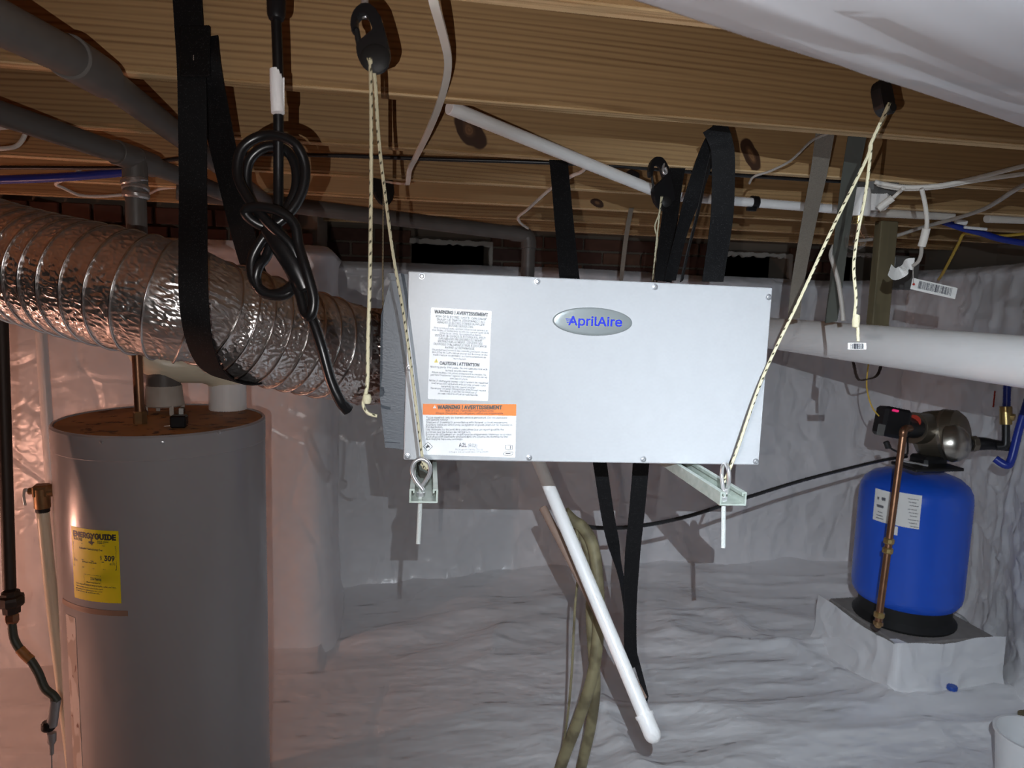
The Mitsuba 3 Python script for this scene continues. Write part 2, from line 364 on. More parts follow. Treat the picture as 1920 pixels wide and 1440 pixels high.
def brick_row(holder, x0, x1, z, y, length, skip=(), h=.057, seed=0):
    r = np.random.default_rng(seed); x = x0
    while x < x1:
        a, b = x, x + length
        for s in skip:
            if s[2] < z + h and s[3] > z:
                if a < s[1] and b > s[0]:
                    if a < s[0] - .02: b = s[0] - .004
                    elif b > s[1] + .02: a = s[1] + .004
                    else: a = b
        if b - a > .03:
            j = r.uniform(-.002, .002)
            put(holder, 'brick', cbox(b - a, .03, h + r.uniform(-.002, .002), .003, ((a + b) / 2, y + .017 + j, z + h / 2)), f'mat_brick{r.integers(4)}', False)
        x += length + .011
for i in range(4):
    brick_row('wall_back', -.3 + (.107 if i % 2 else 0), 3.9, 1.50 + .067 * i, BACK - .004, .197, VENTS, seed=20 + i)
for i, (a, b, z0, z1) in enumerate(VENTS):
    n = 26; rr = np.random.default_rng(40 + i); xx = np.linspace(a - .01, b + .01, n)
    up_, lo_ = z1 + .012 + rr.uniform(-.004, .004, n), z1 - .008 + rr.uniform(-.008, .008, n)
    put('wall_back', 'vent_seal', extrude(Polygon(list(zip(xx, up_)) + list(zip(xx[::-1], lo_[::-1]))), .02, np.array([[1, 0, 0], [0, 0, 1], [0, 1, 0]]), (0, BACK - .012, 0)), 'mat_seal_foam', False, label='ragged pale seal along a vent')
    n = 9; zz = np.linspace(z0, z1 + .01, n); l_ = b - .006 + rr.uniform(-.004, .004, n)
    put('wall_back', 'vent_seal', extrude(Polygon(list(zip(l_, zz)) + [(b + .012, z1 + .01), (b + .012, z0)]), .02, np.array([[1, 0, 0], [0, 0, 1], [0, 1, 0]]), (0, BACK - .012, 0)), 'mat_seal_foam', False)
structure('wall_left', 'nearer section of foundation wall behind the water heater')
put('wall_left', None, plainbox((-3.4, JOG + .02, 0), (-.205, BACK + .1, ZSUB)), 'mat_mortar', False)
brick_row('wall_left', -3.3, -.3, 1.615, JOG - .004, .092, seed=31, h=.06)
brick_row('wall_left', -3.35, -.3, 1.685, JOG - .004, .092, seed=32, h=.06)
structure('wall_right', 'right foundation wall behind the blue tank')
RW = [(3.0, 3.6), (2.95, 3.3), (2.90, 2.95), (2.76, 2.58), (2.47, 2.08), (2.36, 1.3), (2.36, -1.4)]
put('wall_right', None, cat(*[extrude(Polygon([RW[i], RW[i + 1], (4.1, RW[i + 1][1]), (4.1, RW[i][1])]).buffer(.001), ZSUB, None, (.05, 0, 0)) for i in range(len(RW) - 1)]), 'mat_mortar', False)
def liner(holder, line, top, seed, fold=.02, label=None):
    ls = LineString(line); L = ls.length; ns, nv = int(L / .016) + 2, 110
    s = np.linspace(0, L, ns); P = np.array([ls.interpolate(q).coords[0] for q in s])
    k = np.ones(9) / 9; Q = np.stack([np.convolve(np.pad(P[:, i], 4, mode='edge'), k, 'valid') for i in (0, 1)], 1)
    t = np.gradient(Q, axis=0); t /= np.linalg.norm(t, axis=1, keepdims=True); nrm = np.stack([t[:, 1], -t[:, 0]], 1)
    zt = top + .012 * (fb(s * 2.2, s * 0, 0, seed) - .5) * 2
    V = np.linspace(0, 1, nv); S, VV = np.meshgrid(s, V, indexing='ij'); ZZ = VV * zt[:, None]
    ws = S + .10 * fb(S * 2, ZZ * 2.2, 0, seed + 1)
    D = fold * 1.6 * (fb(ws * 1.6, ZZ * 1.0, 0, seed + 2) - .3)
    D += fold * .75 * ridged(fb(ws * 4.2, ZZ * 1.1, 0, seed + 3, 2)) ** 3
    D += fold * .45 * ridged(fb(ws * 8, ZZ * 6 + 1.5 * ws, 0, seed + 4, 2)) ** 4
    D += .03 * np.exp(-ZZ / .08) + .010 + .012 * np.exp(-((ZZ - zt[:, None] + .03) / .02) ** 2)
    D *= np.clip((zt[:, None] - ZZ) / .02, .25, 1)
    XY = Q[:, None] + nrm[:, None] * D[..., None]
    put(holder, 'liner', (np.concatenate([XY, ZZ[..., None]], -1).reshape(-1, 3), grid(ns, nv)), 'mat_liner', True, label=label or 'white plastic vapour liner')
liner('wall_back', [(-.22, BACK), (3.05, BACK)], 1.60, 60, .022)
liner('wall_left', [(-3.4, JOG), (-.20, JOG), (-.175, JOG + .02), (-.175, BACK + .05)], 1.63, 70, .012)
liner('wall_right', RW, 1.66, 80, .040)

# ------------------------------------------------------------------ dehumidifier
UR = Rot.from_euler('zyx', [-.07848, .01579, -.01214]).as_matrix()
UO = np.array([.36445, 1.14326, 1.32927]); UW, UH = .62, .31
def uw(x, y, z): return UO + UR @ np.array([x, y, z])
def place(m): m = m.copy(); m.vertices = m.vertices @ UR.T + UO; return m
def panel_xz(px, py, y=0.0):
    v = FWD + (px - 960) / F * RIGHT - (py - 720) / F * UP
    o = UR.T @ (CAM - UO); d = UR.T @ v; q = o + d * (y - o[1]) / d[1]; return np.array([q[0], q[2]])
XZ = np.array([[1, 0, 0], [0, 0, -1], [0, 1, 0]], float)        # extrude() along local -y: a drawing in x, z that reads from the front
def flat(poly, y, h): m = extrude(poly, h, XZ); m.apply_translation((0, y, 0)); return place(m)
deh = thing('dehumidifier', 'white box-shaped dehumidifier with oval badge and warning labels, hung on ropes', 'dehumidifier')
put(deh, 'front_panel', place(cbox(UW, .02, UH, .0016, (0, .010, 0))), 'mat_white_paint', False, label='white painted front panel')
put(deh, 'housing', place(cbox(UW - .02, .38, UH - .012, .004, (0, .021 + .19, -.001))), 'mat_grey_metal', False, label='grey metal housing behind the panel')
fl = [panel_xz(*q, .03) for q in ((735, 515), (752, 512), (772, 516), (772, 846), (722, 838), (712, 742), (714, 592))]
put(deh, 'duct_collar_box', flat(Polygon(fl).buffer(-.002).buffer(.002), .27, .24), 'mat_hammertone', False, label='grey hammered-finish inlet collar box')
put(deh, 'collar_lip', flat(Polygon([panel_xz(*q, .025) for q in ((722, 829), (750, 831), (750, 841), (722, 839))]), .03, .006), 'mat_hammertone', False)
put(deh, 'collar_lip', flat(Polygon([panel_xz(*q, .025) for q in ((728, 512), (752, 513), (752, 526), (727, 525))]), .03, .006), 'mat_hammertone', False)
scr = lathe([(0, 0), (.0052, 0), (.0055, .0006), (.0052, .0011), (.0037, .0013), (.0035, .0030), (.0026, .0034), (.0016, .0034), (.0014, .0022), (0, .0022)], 20)
scr.vertices = scr.vertices @ XZ.T
for q in ((791, 518), (1007, 528), (1228, 538), (1443, 557), (1431, 708), (1417, 865), (1206, 861), (992, 858), (764, 857), (768, 690)):
    x, z = panel_xz(*q); x = np.clip(x, -UW / 2 + .0062, UW / 2 - .0062); z = np.clip(z, -UH / 2 + .0062, UH / 2 - .0062)
    m = scr.copy(); m.apply_translation((x, 0, z)); put(deh, 'screw', place(m), 'mat_screw', 25)
# oval badge
bc = panel_xz(1111, 603); e = panel_xz(1185, 606) - bc; ba, bb = np.linalg.norm(e), .0236; tilt = math.atan2(e[1], e[0])
def oval(s, n=72): return [(bc[0] + s * ba * math.cos(a) * math.cos(tilt) - s * bb * math.sin(a) * math.sin(tilt), bc[1] + s * ba * math.cos(a) * math.sin(tilt) + s * bb * math.sin(a) * math.cos(tilt)) for a in np.linspace(0, 2 * PI, n, endpoint=False)]
v, f = [], []
rings = [(1.0, 0), (1.0, -.0012), (.985, -.0024), (.95, -.0032), (.8, -.0036), (.4, -.0038)]
for s, d in rings: v += [(x, d, z) for x, z in oval(s)]
v.append((bc[0], -.0038, bc[1])); n = 72
for i in range(len(rings) - 1):
    for k in range(n):
        l = (k + 1) % n; f += [[i * n + k, i * n + l, (i + 1) * n + l], [i * n + k, (i + 1) * n + l, (i + 1) * n + k]]
f += [[(len(rings) - 1) * n + k, (len(rings) - 1) * n + (k + 1) % n, len(v) - 1] for k in range(n)]
badge = put(deh, 'badge', place(trimesh.Trimesh(np.array(v), np.array(f), process=False)), 'mat_badge', 40, label='grey oval badge with blue lettering')
GLYPHS = {}
def lettering(text, h, depth=.0005, bold=False):
    out, x = [], 0.0
    for ch in text:
        if (ch, bold) not in GLYPHS:
            bar = meshkit.text_mesh('|', 1.0, 1.0, bold).bounds[1][0]
            two = meshkit.text_mesh(ch + '|', 1.0, 1.0, bold)
            g = None if ch == ' ' else meshkit.text_mesh(ch, 1.0, 1.0, bold)
            if ch == '|': g.vertices[:, 1] = (g.vertices[:, 1] - g.vertices[:, 1].min()) / np.ptp(g.vertices[:, 1]) * 1.16 - .08
            GLYPHS[ch, bold] = (g, two.bounds[1][0] - bar)
        g, adv = GLYPHS[ch, bold]
        if g is not None:
            m = trimesh.Trimesh(g.vertices * [h, h, depth] + [x, 0, 0], g.faces, process=False); out.append(m)
        x += adv * h
    return cat(*out)
def heavy(m, d):
    out = []
    for q in ((-d, 0), (0, 0), (d, 0), (0, d), (0, -d)):
        c = m.copy(); c.apply_translation((q[0], q[1], 0)); out.append(c)
    return cat(*out)
def word(text, h, x, z, y=-.0006, bold=False, align='l', depth=.0005, tilt=0.0, squeeze=None):
    """Lettering on the panel plane: x, z of the baseline's start (or middle), capitals h tall."""
    m = lettering(text, h, depth, bold); w = m.bounds[1][0]
    sx = 1.0 if squeeze is None else squeeze / w
    m.vertices[:, 0] *= sx; w *= sx
    if align == 'c': m.apply_translation((-w / 2, 0, 0))
    if tilt: m.apply_transform(trimesh.transformations.rotation_matrix(tilt, [0, 0, 1]))
    m.vertices = m.vertices @ XZ.T; m.apply_translation((x, y, z)); return m
b0, b1 = panel_xz(1064, 609), panel_xz(1165, 612); lw = np.linalg.norm(b1 - b0); lt = math.atan2(b1[1] - b0[1], b1[0] - b0[0])
swoosh = cat(*[extrude(Polygon([panel_xz(1060 + i, 598 + 3.4 * i - .7), panel_xz(1074, 597.5 + 3.4 * i), panel_xz(1074, 599.5 + 3.4 * i), panel_xz(1060 + i, 598 + 3.4 * i + .7)]), .0006, XZ, (0, -.0036, 0)) for i in range(3)])
put(badge, 'lettering', place(cat(word('AprilAire', .0145, b0[0], b0[1], -.0036, True, 'l', .0006, lt, lw), swoosh)), 'mat_logo_blue', False, label='blue lettering AprilAire')
# white warning sticker
c = [panel_xz(*q) for q in ((808, 576), (922, 583), (915, 752), (802, 748))]
wl = put(deh, 'warning_sticker', flat(Polygon(c).buffer(-.002).buffer(.002), 0, .0005), 'mat_label_white', False, label='white warning sticker with black text')
def on_label(corners, u, v):
    a, b, cc, d = corners; return a * (1 - u) * (1 - v) + b * u * (1 - v) + cc * u * v + d * (1 - u) * v
lw_ = np.linalg.norm(c[1] - c[0]); ltilt = math.atan2(*(c[1] - c[0])[::-1])
def lines(rows, corners, w0, y=-.0005):
    out = []
    for text, v, h, wid, bold in rows:
        p = on_label(corners, .5, v); wd = wid * w0
        m = word(text, h, 0, 0, y, bold, 'c', .0003, 0, wd)
        if h > .0045:
            m.vertices = m.vertices @ XZ; m = heavy(m, h * .045); m.vertices = m.vertices @ XZ.T
        q = m.vertices.copy(); a = math.atan2(*(corners[1] - corners[0])[::-1])
        m.vertices[:, 0] = p[0] + q[:, 0] * math.cos(a) - q[:, 2] * math.sin(a); m.vertices[:, 2] = p[1] + q[:, 0] * math.sin(a) + q[:, 2] * math.cos(a)
        out.append(m)
    return [place(m) for m in out]
def put_lines(holder, name, ms, m_, smooth=False):
    for m in ms: put(holder, name, m, m_, False)
put_lines(wl, 'heading', lines([('WARNING | AVERTISSEMENT', .062, .0052, .88, True), ('CAUTION | ATTENTION', .617, .0050, .66, True)], c, lw_), 'mat_ink', False)
put_lines(wl, 'bold_line', lines([('RISK OF ELECTRIC SHOCK. CAN CAUSE', .105, .0034, .84, True), ('INJURY OR DEATH. DISCONNECT ALL', .137, .0034, .80, True), ('REMOTE ELECTRIC POWER SUPPLIES', .169, .0034, .78, True), ('BEFORE SERVICING.', .199, .0034, .42, True),
    ('RISQUE DE CHOCS \u00c9LECTRIQUES, PEUT', .312, .0034, .84, True), ('CAUSER DES BLESSURES ET M\u00caME', .343, .0034, .72, True), ('ENTRA\u00ceNER LA MORT. COUPER LES', .374, .0034, .74, True), ("SOURCES D'ALIMENTATION \u00c0 DISTANCE", .405, .0034, .88, True), ('AVANT LE D\u00c9PANNAGE.', .437, .0034, .50, True)], c, lw_), 'mat_ink', False)
put_lines(wl, 'fine_line', lines([('This product may contain chemicals known to', .228, .0028, .90, True), ('the State of California to cause cancer and birth', .254, .0028, .94, True), ('defects or other reproductive harm.', .281, .0028, .70, True),
    ('Ce produit peut contenir des produits chimiques connus', .466, .0028, .92, True), ("dans l'\u00c9tat de Californie qui provoquent le cancer et des", .494, .0028, .92, True), ("malformations cong\u00e9nitales ou d'autres probl\u00e8mes de", .522, .0028, .88, True), ('reproduction.', .552, .0028, .22, True),
    ('Moving parts. Hot parts. Do not operate unit with', .655, .0029, .95, True), ('access panels removed.', .687, .0029, .46, True), ('Pi\u00e8ces mobiles. Les pi\u00e8ces deviennent tr\u00e8s chaudes. Ne', .715, .0028, .90, True), ("pas faire fonctionner l'appareil si les panneaux d'acc\u00e8s ne", .743, .0028, .94, True), ('sont pas en place.', .773, .0028, .30, True),
    ('Note: A damaged power cord cannot be repaired', .806, .0029, .98, True), ('and must be replaced with a new power cord', .835, .0029, .90, True), ('supplied by the manufacturer.', .864, .0029, .58, True), ("Remarque: Un c\u00e2ble d'alimentation endommag\u00e9 ne peut", .890, .0028, .92, True), ('\u00eatre r\u00e9par\u00e9. Il doit \u00eatre remplac\u00e9 par un', .917, .0028, .62, True), ('nouveau c\u00e2ble fourni par le manufacturier.', .944, .0028, .68, True)], c, lw_), 'mat_ink_grey', False)
def tri(px, py, s): 
    p = panel_xz(px, py); return Polygon([(p[0], p[1] + s), (p[0] - s * .9, p[1] - s * .6), (p[0] + s * .9, p[1] - s * .6)])
def mark(px, py, s):
    p = panel_xz(px, py); return cat(extrude(Polygon([(p[0] - s * .09, p[1] - .05 * s), (p[0] + s * .09, p[1] - .05 * s), (p[0] + s * .13, p[1] + s * .55), (p[0] - s * .13, p[1] + s * .55)]), .0003, XZ, (0, -.0008, 0)), extrude(Point(p[0], p[1] - .3 * s).buffer(.12 * s), .0003, XZ, (0, -.0008, 0)))
t_ = put(wl, 'caution_triangle', flat(tri(818, 677, .0042), -.0005, .0003), 'mat_hazard_yellow', True)
put(wl, 'triangle_mark', place(cat(mark(818, 677, .0042))), 'mat_ink', True)
# refrigerant sticker
c2 = [panel_xz(*q) for q in ((793, 757), (968, 758), (966, 858), (791, 852))]
rl = put(deh, 'refrigerant_sticker', flat(Polygon(c2).buffer(-.002).buffer(.002), 0, .0005), 'mat_label_white', False, label='white refrigerant sticker with orange header')
w2 = np.linalg.norm(c2[1] - c2[0])
hd = [on_label(c2, 0, 0), on_label(c2, 1, 0), on_label(c2, 1, .215), on_label(c2, 0, .215)]
put(rl, 'orange_header', flat(Polygon(hd).buffer(-.0008).buffer(.0008), -.0005, .0003), 'mat_orange', False, label='orange header band')
put_lines(rl, 'heading', lines([('WARNING | AVERTISSEMENT', .095, .0060, .69, True)], c2, w2, -.0008), 'mat_ink', True)
put_lines(rl, 'header_line', lines([('Risk of Fire. Flammable Refrigerant Used.', .145, .0030, .52, True), ("Risque d'incendie. Le r\u00e9frig\u00e9rant utilis\u00e9 est inflammable.", .192, .0030, .73, True)], c2, w2, -.0008), 'mat_ink_orange', True)
def left_lines(rows, corners, w0):
    out = []
    for text, v, h, wid in rows:
        p = on_label(corners, .035, v); out.append(word(text, h, p[0], p[1], -.0005, True, 'l', .0003, math.atan2(*(corners[1] - corners[0])[::-1]), wid * w0))
    return [place(m) for m in out]
put_lines(rl, 'fine_line', left_lines([('To be repaired only by trained service personnel. Do not puncture', .285, .0030, .87), ('refrigerant tubing.', .328, .0030, .24), ('Dispose of properly in accordance with federal or local regulations.', .378, .0030, .88), ('Auxiliary devices which may be ignition sources shall not be installed in', .428, .0030, .93), ('the ductwork.', .472, .0030, .18),
    ('Les r\u00e9parations doivent \u00eatre ex\u00e9cut\u00e9es par un agent qualifi\u00e9. Ne', .522, .0030, .84), ('perforez pas les tubes de r\u00e9frig\u00e9rant.', .570, .0030, .48), ('\u00c9liminer le r\u00e9frig\u00e9rant en respectant les r\u00e8glements f\u00e9d\u00e9raux ou locaux.', .618, .0030, .93), ('Tout dispositif auxiliaire pouvant \u00eatre une source de flamme ne doit', .665, .0030, .89), ('\u00eatre install\u00e9 dans les conduits.', .712, .0030, .40)], c2, w2), 'mat_ink_grey', False)
pa = on_label(c2, .39, .825); pb = on_label(c2, .485, .825)
put(rl, 'bold_code', place(word('A2L', .0062, pa[0], pa[1], -.0005, True, 'l', .0003, 0, w2 * .085)), 'mat_ink', False)
put(rl, 'thin_code', place(cat(word('(R32)', .0055, pb[0], pb[1], -.0005, False, 'l', .0003, 0, w2 * .10))), 'mat_ink_grey', False)
put_lines(rl, 'group_line', lines([('Refrigerant Safety Group', .888, .0028, .30, False), ('Groupe de s\u00e9curit\u00e9 des r\u00e9frig\u00e9rants', .935, .0028, .43, False)], c2, w2), 'mat_ink_fine', False)
pc = on_label(c2, .062, .84); s = .0082
dia = Polygon([(pc[0], pc[1] + s), (pc[0] + s, pc[1]), (pc[0], pc[1] - s), (pc[0] - s, pc[1])])
flame = Polygon([(pc[0] - .0026, pc[1] - .0030), (pc[0] - .0034, pc[1]), (pc[0] - .0014, pc[1] + .0014), (pc[0] - .0006, pc[1] + .0042), (pc[0] + .0012, pc[1] + .0018), (pc[0] + .0030, pc[1] + .0006), (pc[0] + .0028, pc[1] - .0028), (pc[0] + .001, pc[1] - .0008), (pc[0] - .001, pc[1] - .0022)])
put(rl, 'flame_symbol', cat(flat(dia.difference(dia.buffer(-.0007)), -.0005, .0003), flat(flame, -.0005, .0003)), 'mat_ink', False)
pd = on_label(c2, .93, .81)
bk = Polygon([(pd[0] - .006, pd[1] - .0035), (pd[0] - .006, pd[1] + .0035), (pd[0], pd[1] + .0045), (pd[0] + .006, pd[1] + .0035), (pd[0] + .006, pd[1] - .0035), (pd[0], pd[1] - .0045)])
bk2 = affinity.translate(affinity.skew(affinity.scale(bk, 1.3, .75), 25), -.001, -.0105)
marks = [flat(b.difference(b.buffer(-.0006)), -.0005, .0003) for b in (bk, bk2)] + [flat(Polygon([(pd[0] + .0018, pd[1] - .0025), (pd[0] + .0032, pd[1] - .0025), (pd[0] + .0032, pd[1] + .0025), (pd[0] + .0018, pd[1] + .0025)]), -.0005, .0003), flat(Polygon([(pd[0] - .005, pd[1] - .0112), (pd[0] + .003, pd[1] - .0108), (pd[0] + .003, pd[1] - .0096), (pd[0] - .005, pd[1] - .0100)]), -.0005, .0003)]
put(rl, 'manual_symbol', cat(*marks), 'mat_ink', False)
put(rl, 'flame_triangle', flat(tri(815, 763, .0034), -.0008, .0003), 'mat_paper', False)
put(rl, 'triangle_mark', place(mark(815, 763, .0034)), 'mat_orange', False)

# ------------------------------------------------------------------ strut channels and eye bolts under the unit
YD = UR @ np.array([0, 1.0, 0]); XD = UR @ np.array([1.0, 0, 0]); ZD = UR @ np.array([0, 0, 1.0])
def strut(front, L, name_label, yaw_=0.0):
    s = thing('strut_channel', name_label, 'metal channel', 'slotted steel channels under the dehumidifier')
    w, h, t, lip = .0413, .0206, .0026, .0075
    prof = Polygon([(-w / 2, 0), (w / 2, 0), (w / 2, h), (w / 2 - lip, h), (w / 2 - lip, h - .006), (w / 2 - lip + t, h - .006), (w / 2 - lip + t, h - t), (w / 2 - t, h - t), (w / 2 - t, t), (-w / 2 + t, t), (-w / 2 + t, h - t), (-w / 2 + lip - t, h - t), (-w / 2 + lip - t, h - .006), (-w / 2 + lip, h - .006), (-w / 2 + lip, h), (-w / 2, h)]).buffer(-.0008).buffer(.0008)
    m = extrude(prof, L); R = np.stack([XD, ZD, -YD], 1); m.vertices = m.vertices @ R.T + front + YD * L
    if m.volume < 0: m.invert()
    put(s, 'channel', m, 'mat_dull_zinc', 30)
    return s
def eyebolt(s, base, turn, rod_end):
    """Shank up through the channel, eye above it, threaded rod below; base = top of the channel floor."""
    base = np.asarray(base, float); a = math.radians(turn); h = np.array([math.cos(a), math.sin(a), 0]); z = np.array([0, 0, 1.0])
    cen = base + z * .038
    pts = [base + h * x_ + z * z_ + np.cross(h, z) * y_ for x_, y_, z_ in ((0, 0, .002), (0, 0, .012), (.0075, 0, .024), (.0132, .0, .037), (.0105, 0, .050), (0, 0, .0560), (-.0105, .001, .050), (-.0132, .002, .037), (-.0075, .0035, .024), (.001, .0055, .014), (.004, .006, .010))]
    put(s, 'eye_loop', tube(pts, .0031, 12, 8), 'mat_chrome', True, label='bright steel eye bolt loop')
    put(s, 'washer', lathe([(0, 0), (.009, 0), (.009, .002), (0, .002)], 20, base - z * .0065), 'mat_chrome', 30)
    put(s, 'nut', lathe([(0, 0), (.0062, 0), (.0068, .0012), (.0068, .0045), (.006, .0055), (0, .0055)], 6, base), 'mat_chrome', False)
    put(s, 'threaded_rod', thread(base + z * .012, rod_end, .0036), 'mat_zinc', False, label='threaded rod end')
f1 = at(794, 943, 1.035); f1[2] += .0
s1 = strut(f1, .62, 'galvanised steel channel under the left end of the dehumidifier')
b1 = at(789, 930, 1.05); eyebolt(s1, b1, -8, at(784, 1021, 1.043))
f2 = at(1374, 948, 1.06)
s2 = strut(f2, .62, 'galvanised steel channel under the right end of the dehumidifier')
b2 = at(1356, 938, 1.075); eyebolt(s2, b2, 82, at(1356, 1028, 1.068))

# ------------------------------------------------------------------ flexible foil duct
DP = [(-220, 402, 1.33), (-110, 446, 1.28), (0, 485, 1.227), (100, 513, 1.19), (200, 536, 1.16), (300, 560, 1.155), (370, 578, 1.175), (430, 600, 1.22), (533, 631, 1.30), (655, 663, 1.41)]
axis = spline([at(*q) for q in DP], 40)
s_ = np.concatenate([[0], np.cumsum(np.linalg.norm(np.diff(axis, axis=0), axis=1))]); L = s_[-1]
n = int(L / .0018); ss = np.linspace(0, L, n); ax = np.stack([np.interp(ss, s_, axis[:, i]) for i in range(3)], 1)
tt, aa, bb_ = frames(ax); m_ = 330; th = np.linspace(0, 2 * PI, m_, endpoint=False)
S, TH = np.meshgrid(ss, th, indexing='ij'); pitch_ = .0335
ph = (S / pitch_) % 1.0
base = ax[:, None] + .1 * (np.cos(TH)[..., None] * aa[:, None] + np.sin(TH)[..., None] * bb_[:, None])
q = base.reshape(-1, 3)
qw = q + .006 * np.stack([meshkit.noise(q * 45, 30 + c) - .5 for c in range(3)], -1)
wr = 1 - np.abs(meshkit.noise(qw * 140, 1) * 2 - 1); wr2 = 1 - np.abs(meshkit.noise(qw * 260, 2) * 2 - 1); wr3 = meshkit.fbm(q * 22, 2, 3)
env = (np.sin(PI * ph) ** .6).reshape(-1)
R_ = .0975 - .0030 * env + env * (.0026 * wr ** 3 + .0010 * wr2 ** 2 + .0030 * (wr3 - .5))
R_ += -.008 * np.exp(-((S.reshape(-1) - s_[6 * 40] - .02) / .03) ** 2)
rad = (np.cos(TH)[..., None] * aa[:, None] + np.sin(TH)[..., None] * bb_[:, None]).reshape(-1, 3)
V = np.repeat(ax, m_, 0) + rad * R_[:, None]
i, j = np.meshgrid(np.arange(n - 1), np.arange(m_), indexing='ij'); a0 = i * m_ + j; a1 = i * m_ + (j + 1) % m_
FF = np.vstack([np.stack([a0, a1 + m_, a1], -1).reshape(-1, 3), np.stack([a0, a0 + m_, a1 + m_], -1).reshape(-1, 3)])
sl = trimesh.Trimesh(V, FF, process=False)
fd = thing('flexible_duct', 'ribbed silver foil flexible duct over the water heater, joined to the dehumidifier', 'duct')
put(fd, 'foil_sleeve', sl, 'mat_foil', True, label='crinkled silver foil sleeve')
for k in range(1, int(L / pitch_)):
    c_ = np.array([np.interp(k * pitch_, s_, axis[:, i]) for i in range(3)]); ii = min(int(k * pitch_ / L * n), n - 1)
    rr_ = .0992 - .008 * math.exp(-((k * pitch_ - s_[6 * 40] - .02) / .03) ** 2)
    ring = [c_ + rr_ * (math.cos(t) * aa[ii] + math.sin(t) * bb_[ii]) for t in np.linspace(0, 2 * PI, 72, endpoint=False)]
    put(fd, 'wire_rib', tube(ring, .0017, 6, closed=True, raw=True), 'mat_foil_rib', True)
cp = spline([at(652, 662, 1.407), at(685, 668, 1.432), at(722, 673, 1.46)], 20); tt2, aa2, bb2 = frames(cp)
S2, TH2 = np.meshgrid(np.arange(len(cp)), np.linspace(0, 2 * PI, 260, endpoint=False), indexing='ij')
q2 = cp[:, None] + .1 * (np.cos(TH2)[..., None] * aa2[:, None] + np.sin(TH2)[..., None] * bb2[:, None])
w_ = np.abs(meshkit.noise(q2.reshape(-1, 3) * np.array([40, 60, 60]), 5) - .5) * 2; w2_ = np.abs(meshkit.noise(q2.reshape(-1, 3) * 110, 6) - .5) * 2
Rr = .094 + .008 * w_ + .003 * w2_; rad2 = (np.cos(TH2)[..., None] * aa2[:, None] + np.sin(TH2)[..., None] * bb2[:, None]).reshape(-1, 3)
n2 = len(cp); i, j = np.meshgrid(np.arange(n2 - 1), np.arange(260), indexing='ij'); a0 = i * 260 + j; a1 = i * 260 + (j + 1) % 260
put(fd, 'foil_tape_collar', trimesh.Trimesh(np.repeat(cp, 260, 0) + rad2 * Rr[:, None], np.vstack([np.stack([a0, a1 + 260, a1], -1).reshape(-1, 3), np.stack([a0, a0 + 260, a1 + 260], -1).reshape(-1, 3)]), process=False), 'mat_foil_tape', False, label='crumpled brown-tinted foil tape collar')

# ------------------------------------------------------------------ black webbing straps
AX = RIGHT * .96 - UP * .27 + FWD * .05
ds = thing('webbing_strap', 'wide black webbing strap looped under the foil duct', 'strap')
pts = [on_y(346, -90, 1.166), on_y(354, 40, 1.166), on_y(360, 150, 1.164), at(362, 350, 1.085), at(362, 480, 1.052), at(364, 570, 1.046), at(374, 640, 1.068), at(396, 690, 1.12), at(436, 714, 1.19), at(480, 706, 1.27), at(500, 650, 1.315), at(498, 560, 1.325), at(470, 490, 1.30), at(432, 340, 1.20), on_y(392, 150, 1.168), on_y(382, 70, 1.169)]
put(ds, 'band', ribbon(pts, [RIGHT] * 5 + [AX, AX, AX, AX, AX, AX, AX] + [RIGHT] * 4, .0425, .0022, 8), 'mat_webbing', 40)
put(ds, 'folded_end', cbox(.0445, .006, .075, .002, on_y(366, 96, 1.160), np.stack([RIGHT, FWD, UP], 1)), 'mat_webbing', False)
put(ds, 'staple', cbox(.0012, .002, .008, .0004, on_y(363, 108, 1.156), np.stack([RIGHT, FWD, UP], 1)), 'mat_chrome', False, label='small shiny staple')
us = 'black webbing straps holding the dehumidifier'
def bstrap(label, px, wd, w=.041):
    solo('webbing_strap', ribbon([at(*q) for q in px], wd, w, .002, 8), 'mat_webbing', label, 'strap', 40, group=us)
bstrap('flat black strap over the middle of the dehumidifier, left of the others', [(1046, 292, 1.605), (1050, 330, 1.59), (1058, 420, 1.54), (1066, 505, 1.47), (1068, 524, 1.455)], [RIGHT] * 5)
bstrap('black strap behind the small rope hanger above the dehumidifier', [(1272, 306, 1.66), (1264, 350, 1.64), (1252, 440, 1.56), (1245, 508, 1.49), (1243, 527, 1.475)], [RIGHT] * 5, .036)
sw = RIGHT * .8 + FWD * .6; thin = RIGHT * .35 + FWD * .94
bstrap('widest black strap nearest the right end of the dehumidifier', [(1338, 236, 1.30), (1350, 262, 1.312), (1356, 300, 1.32), (1354, 400, 1.36), (1342, 490, 1.41), (1336, 528, 1.43)], [RIGHT] * 6, .043)
bstrap('slanting black strap falling left from the joist beside the widest strap', [(1352, 240, 1.318), (1330, 280, 1.35), (1305, 350, 1.40), (1280, 430, 1.44), (1262, 500, 1.46), (1256, 526, 1.47)], [RIGHT] * 3 + [sw] * 3, .034)
bstrap('narrow edge-on black strap between the slanting and widest straps', [(1340, 268, 1.33), (1326, 320, 1.36), (1308, 400, 1.40), (1288, 480, 1.43), (1278, 527, 1.45)], [thin] * 5, .026)
bt = thing('webbing_strap', 'crossed black strap tails hanging below the dehumidifier beside the white drain pipe', 'strap')
put(bt, 'band', ribbon([at(*q) for q in ((1122, 850, 1.50), (1128, 890, 1.52), (1142, 980, 1.58), (1160, 1060, 1.64), (1172, 1120, 1.68), (1180, 1190, 1.72), (1196, 1250, 1.75), (1214, 1312, 1.76))], [RIGHT] * 3 + [RIGHT * .5 + FWD * .87] * 4 + [thin], .029, .002), 'mat_webbing', 40)
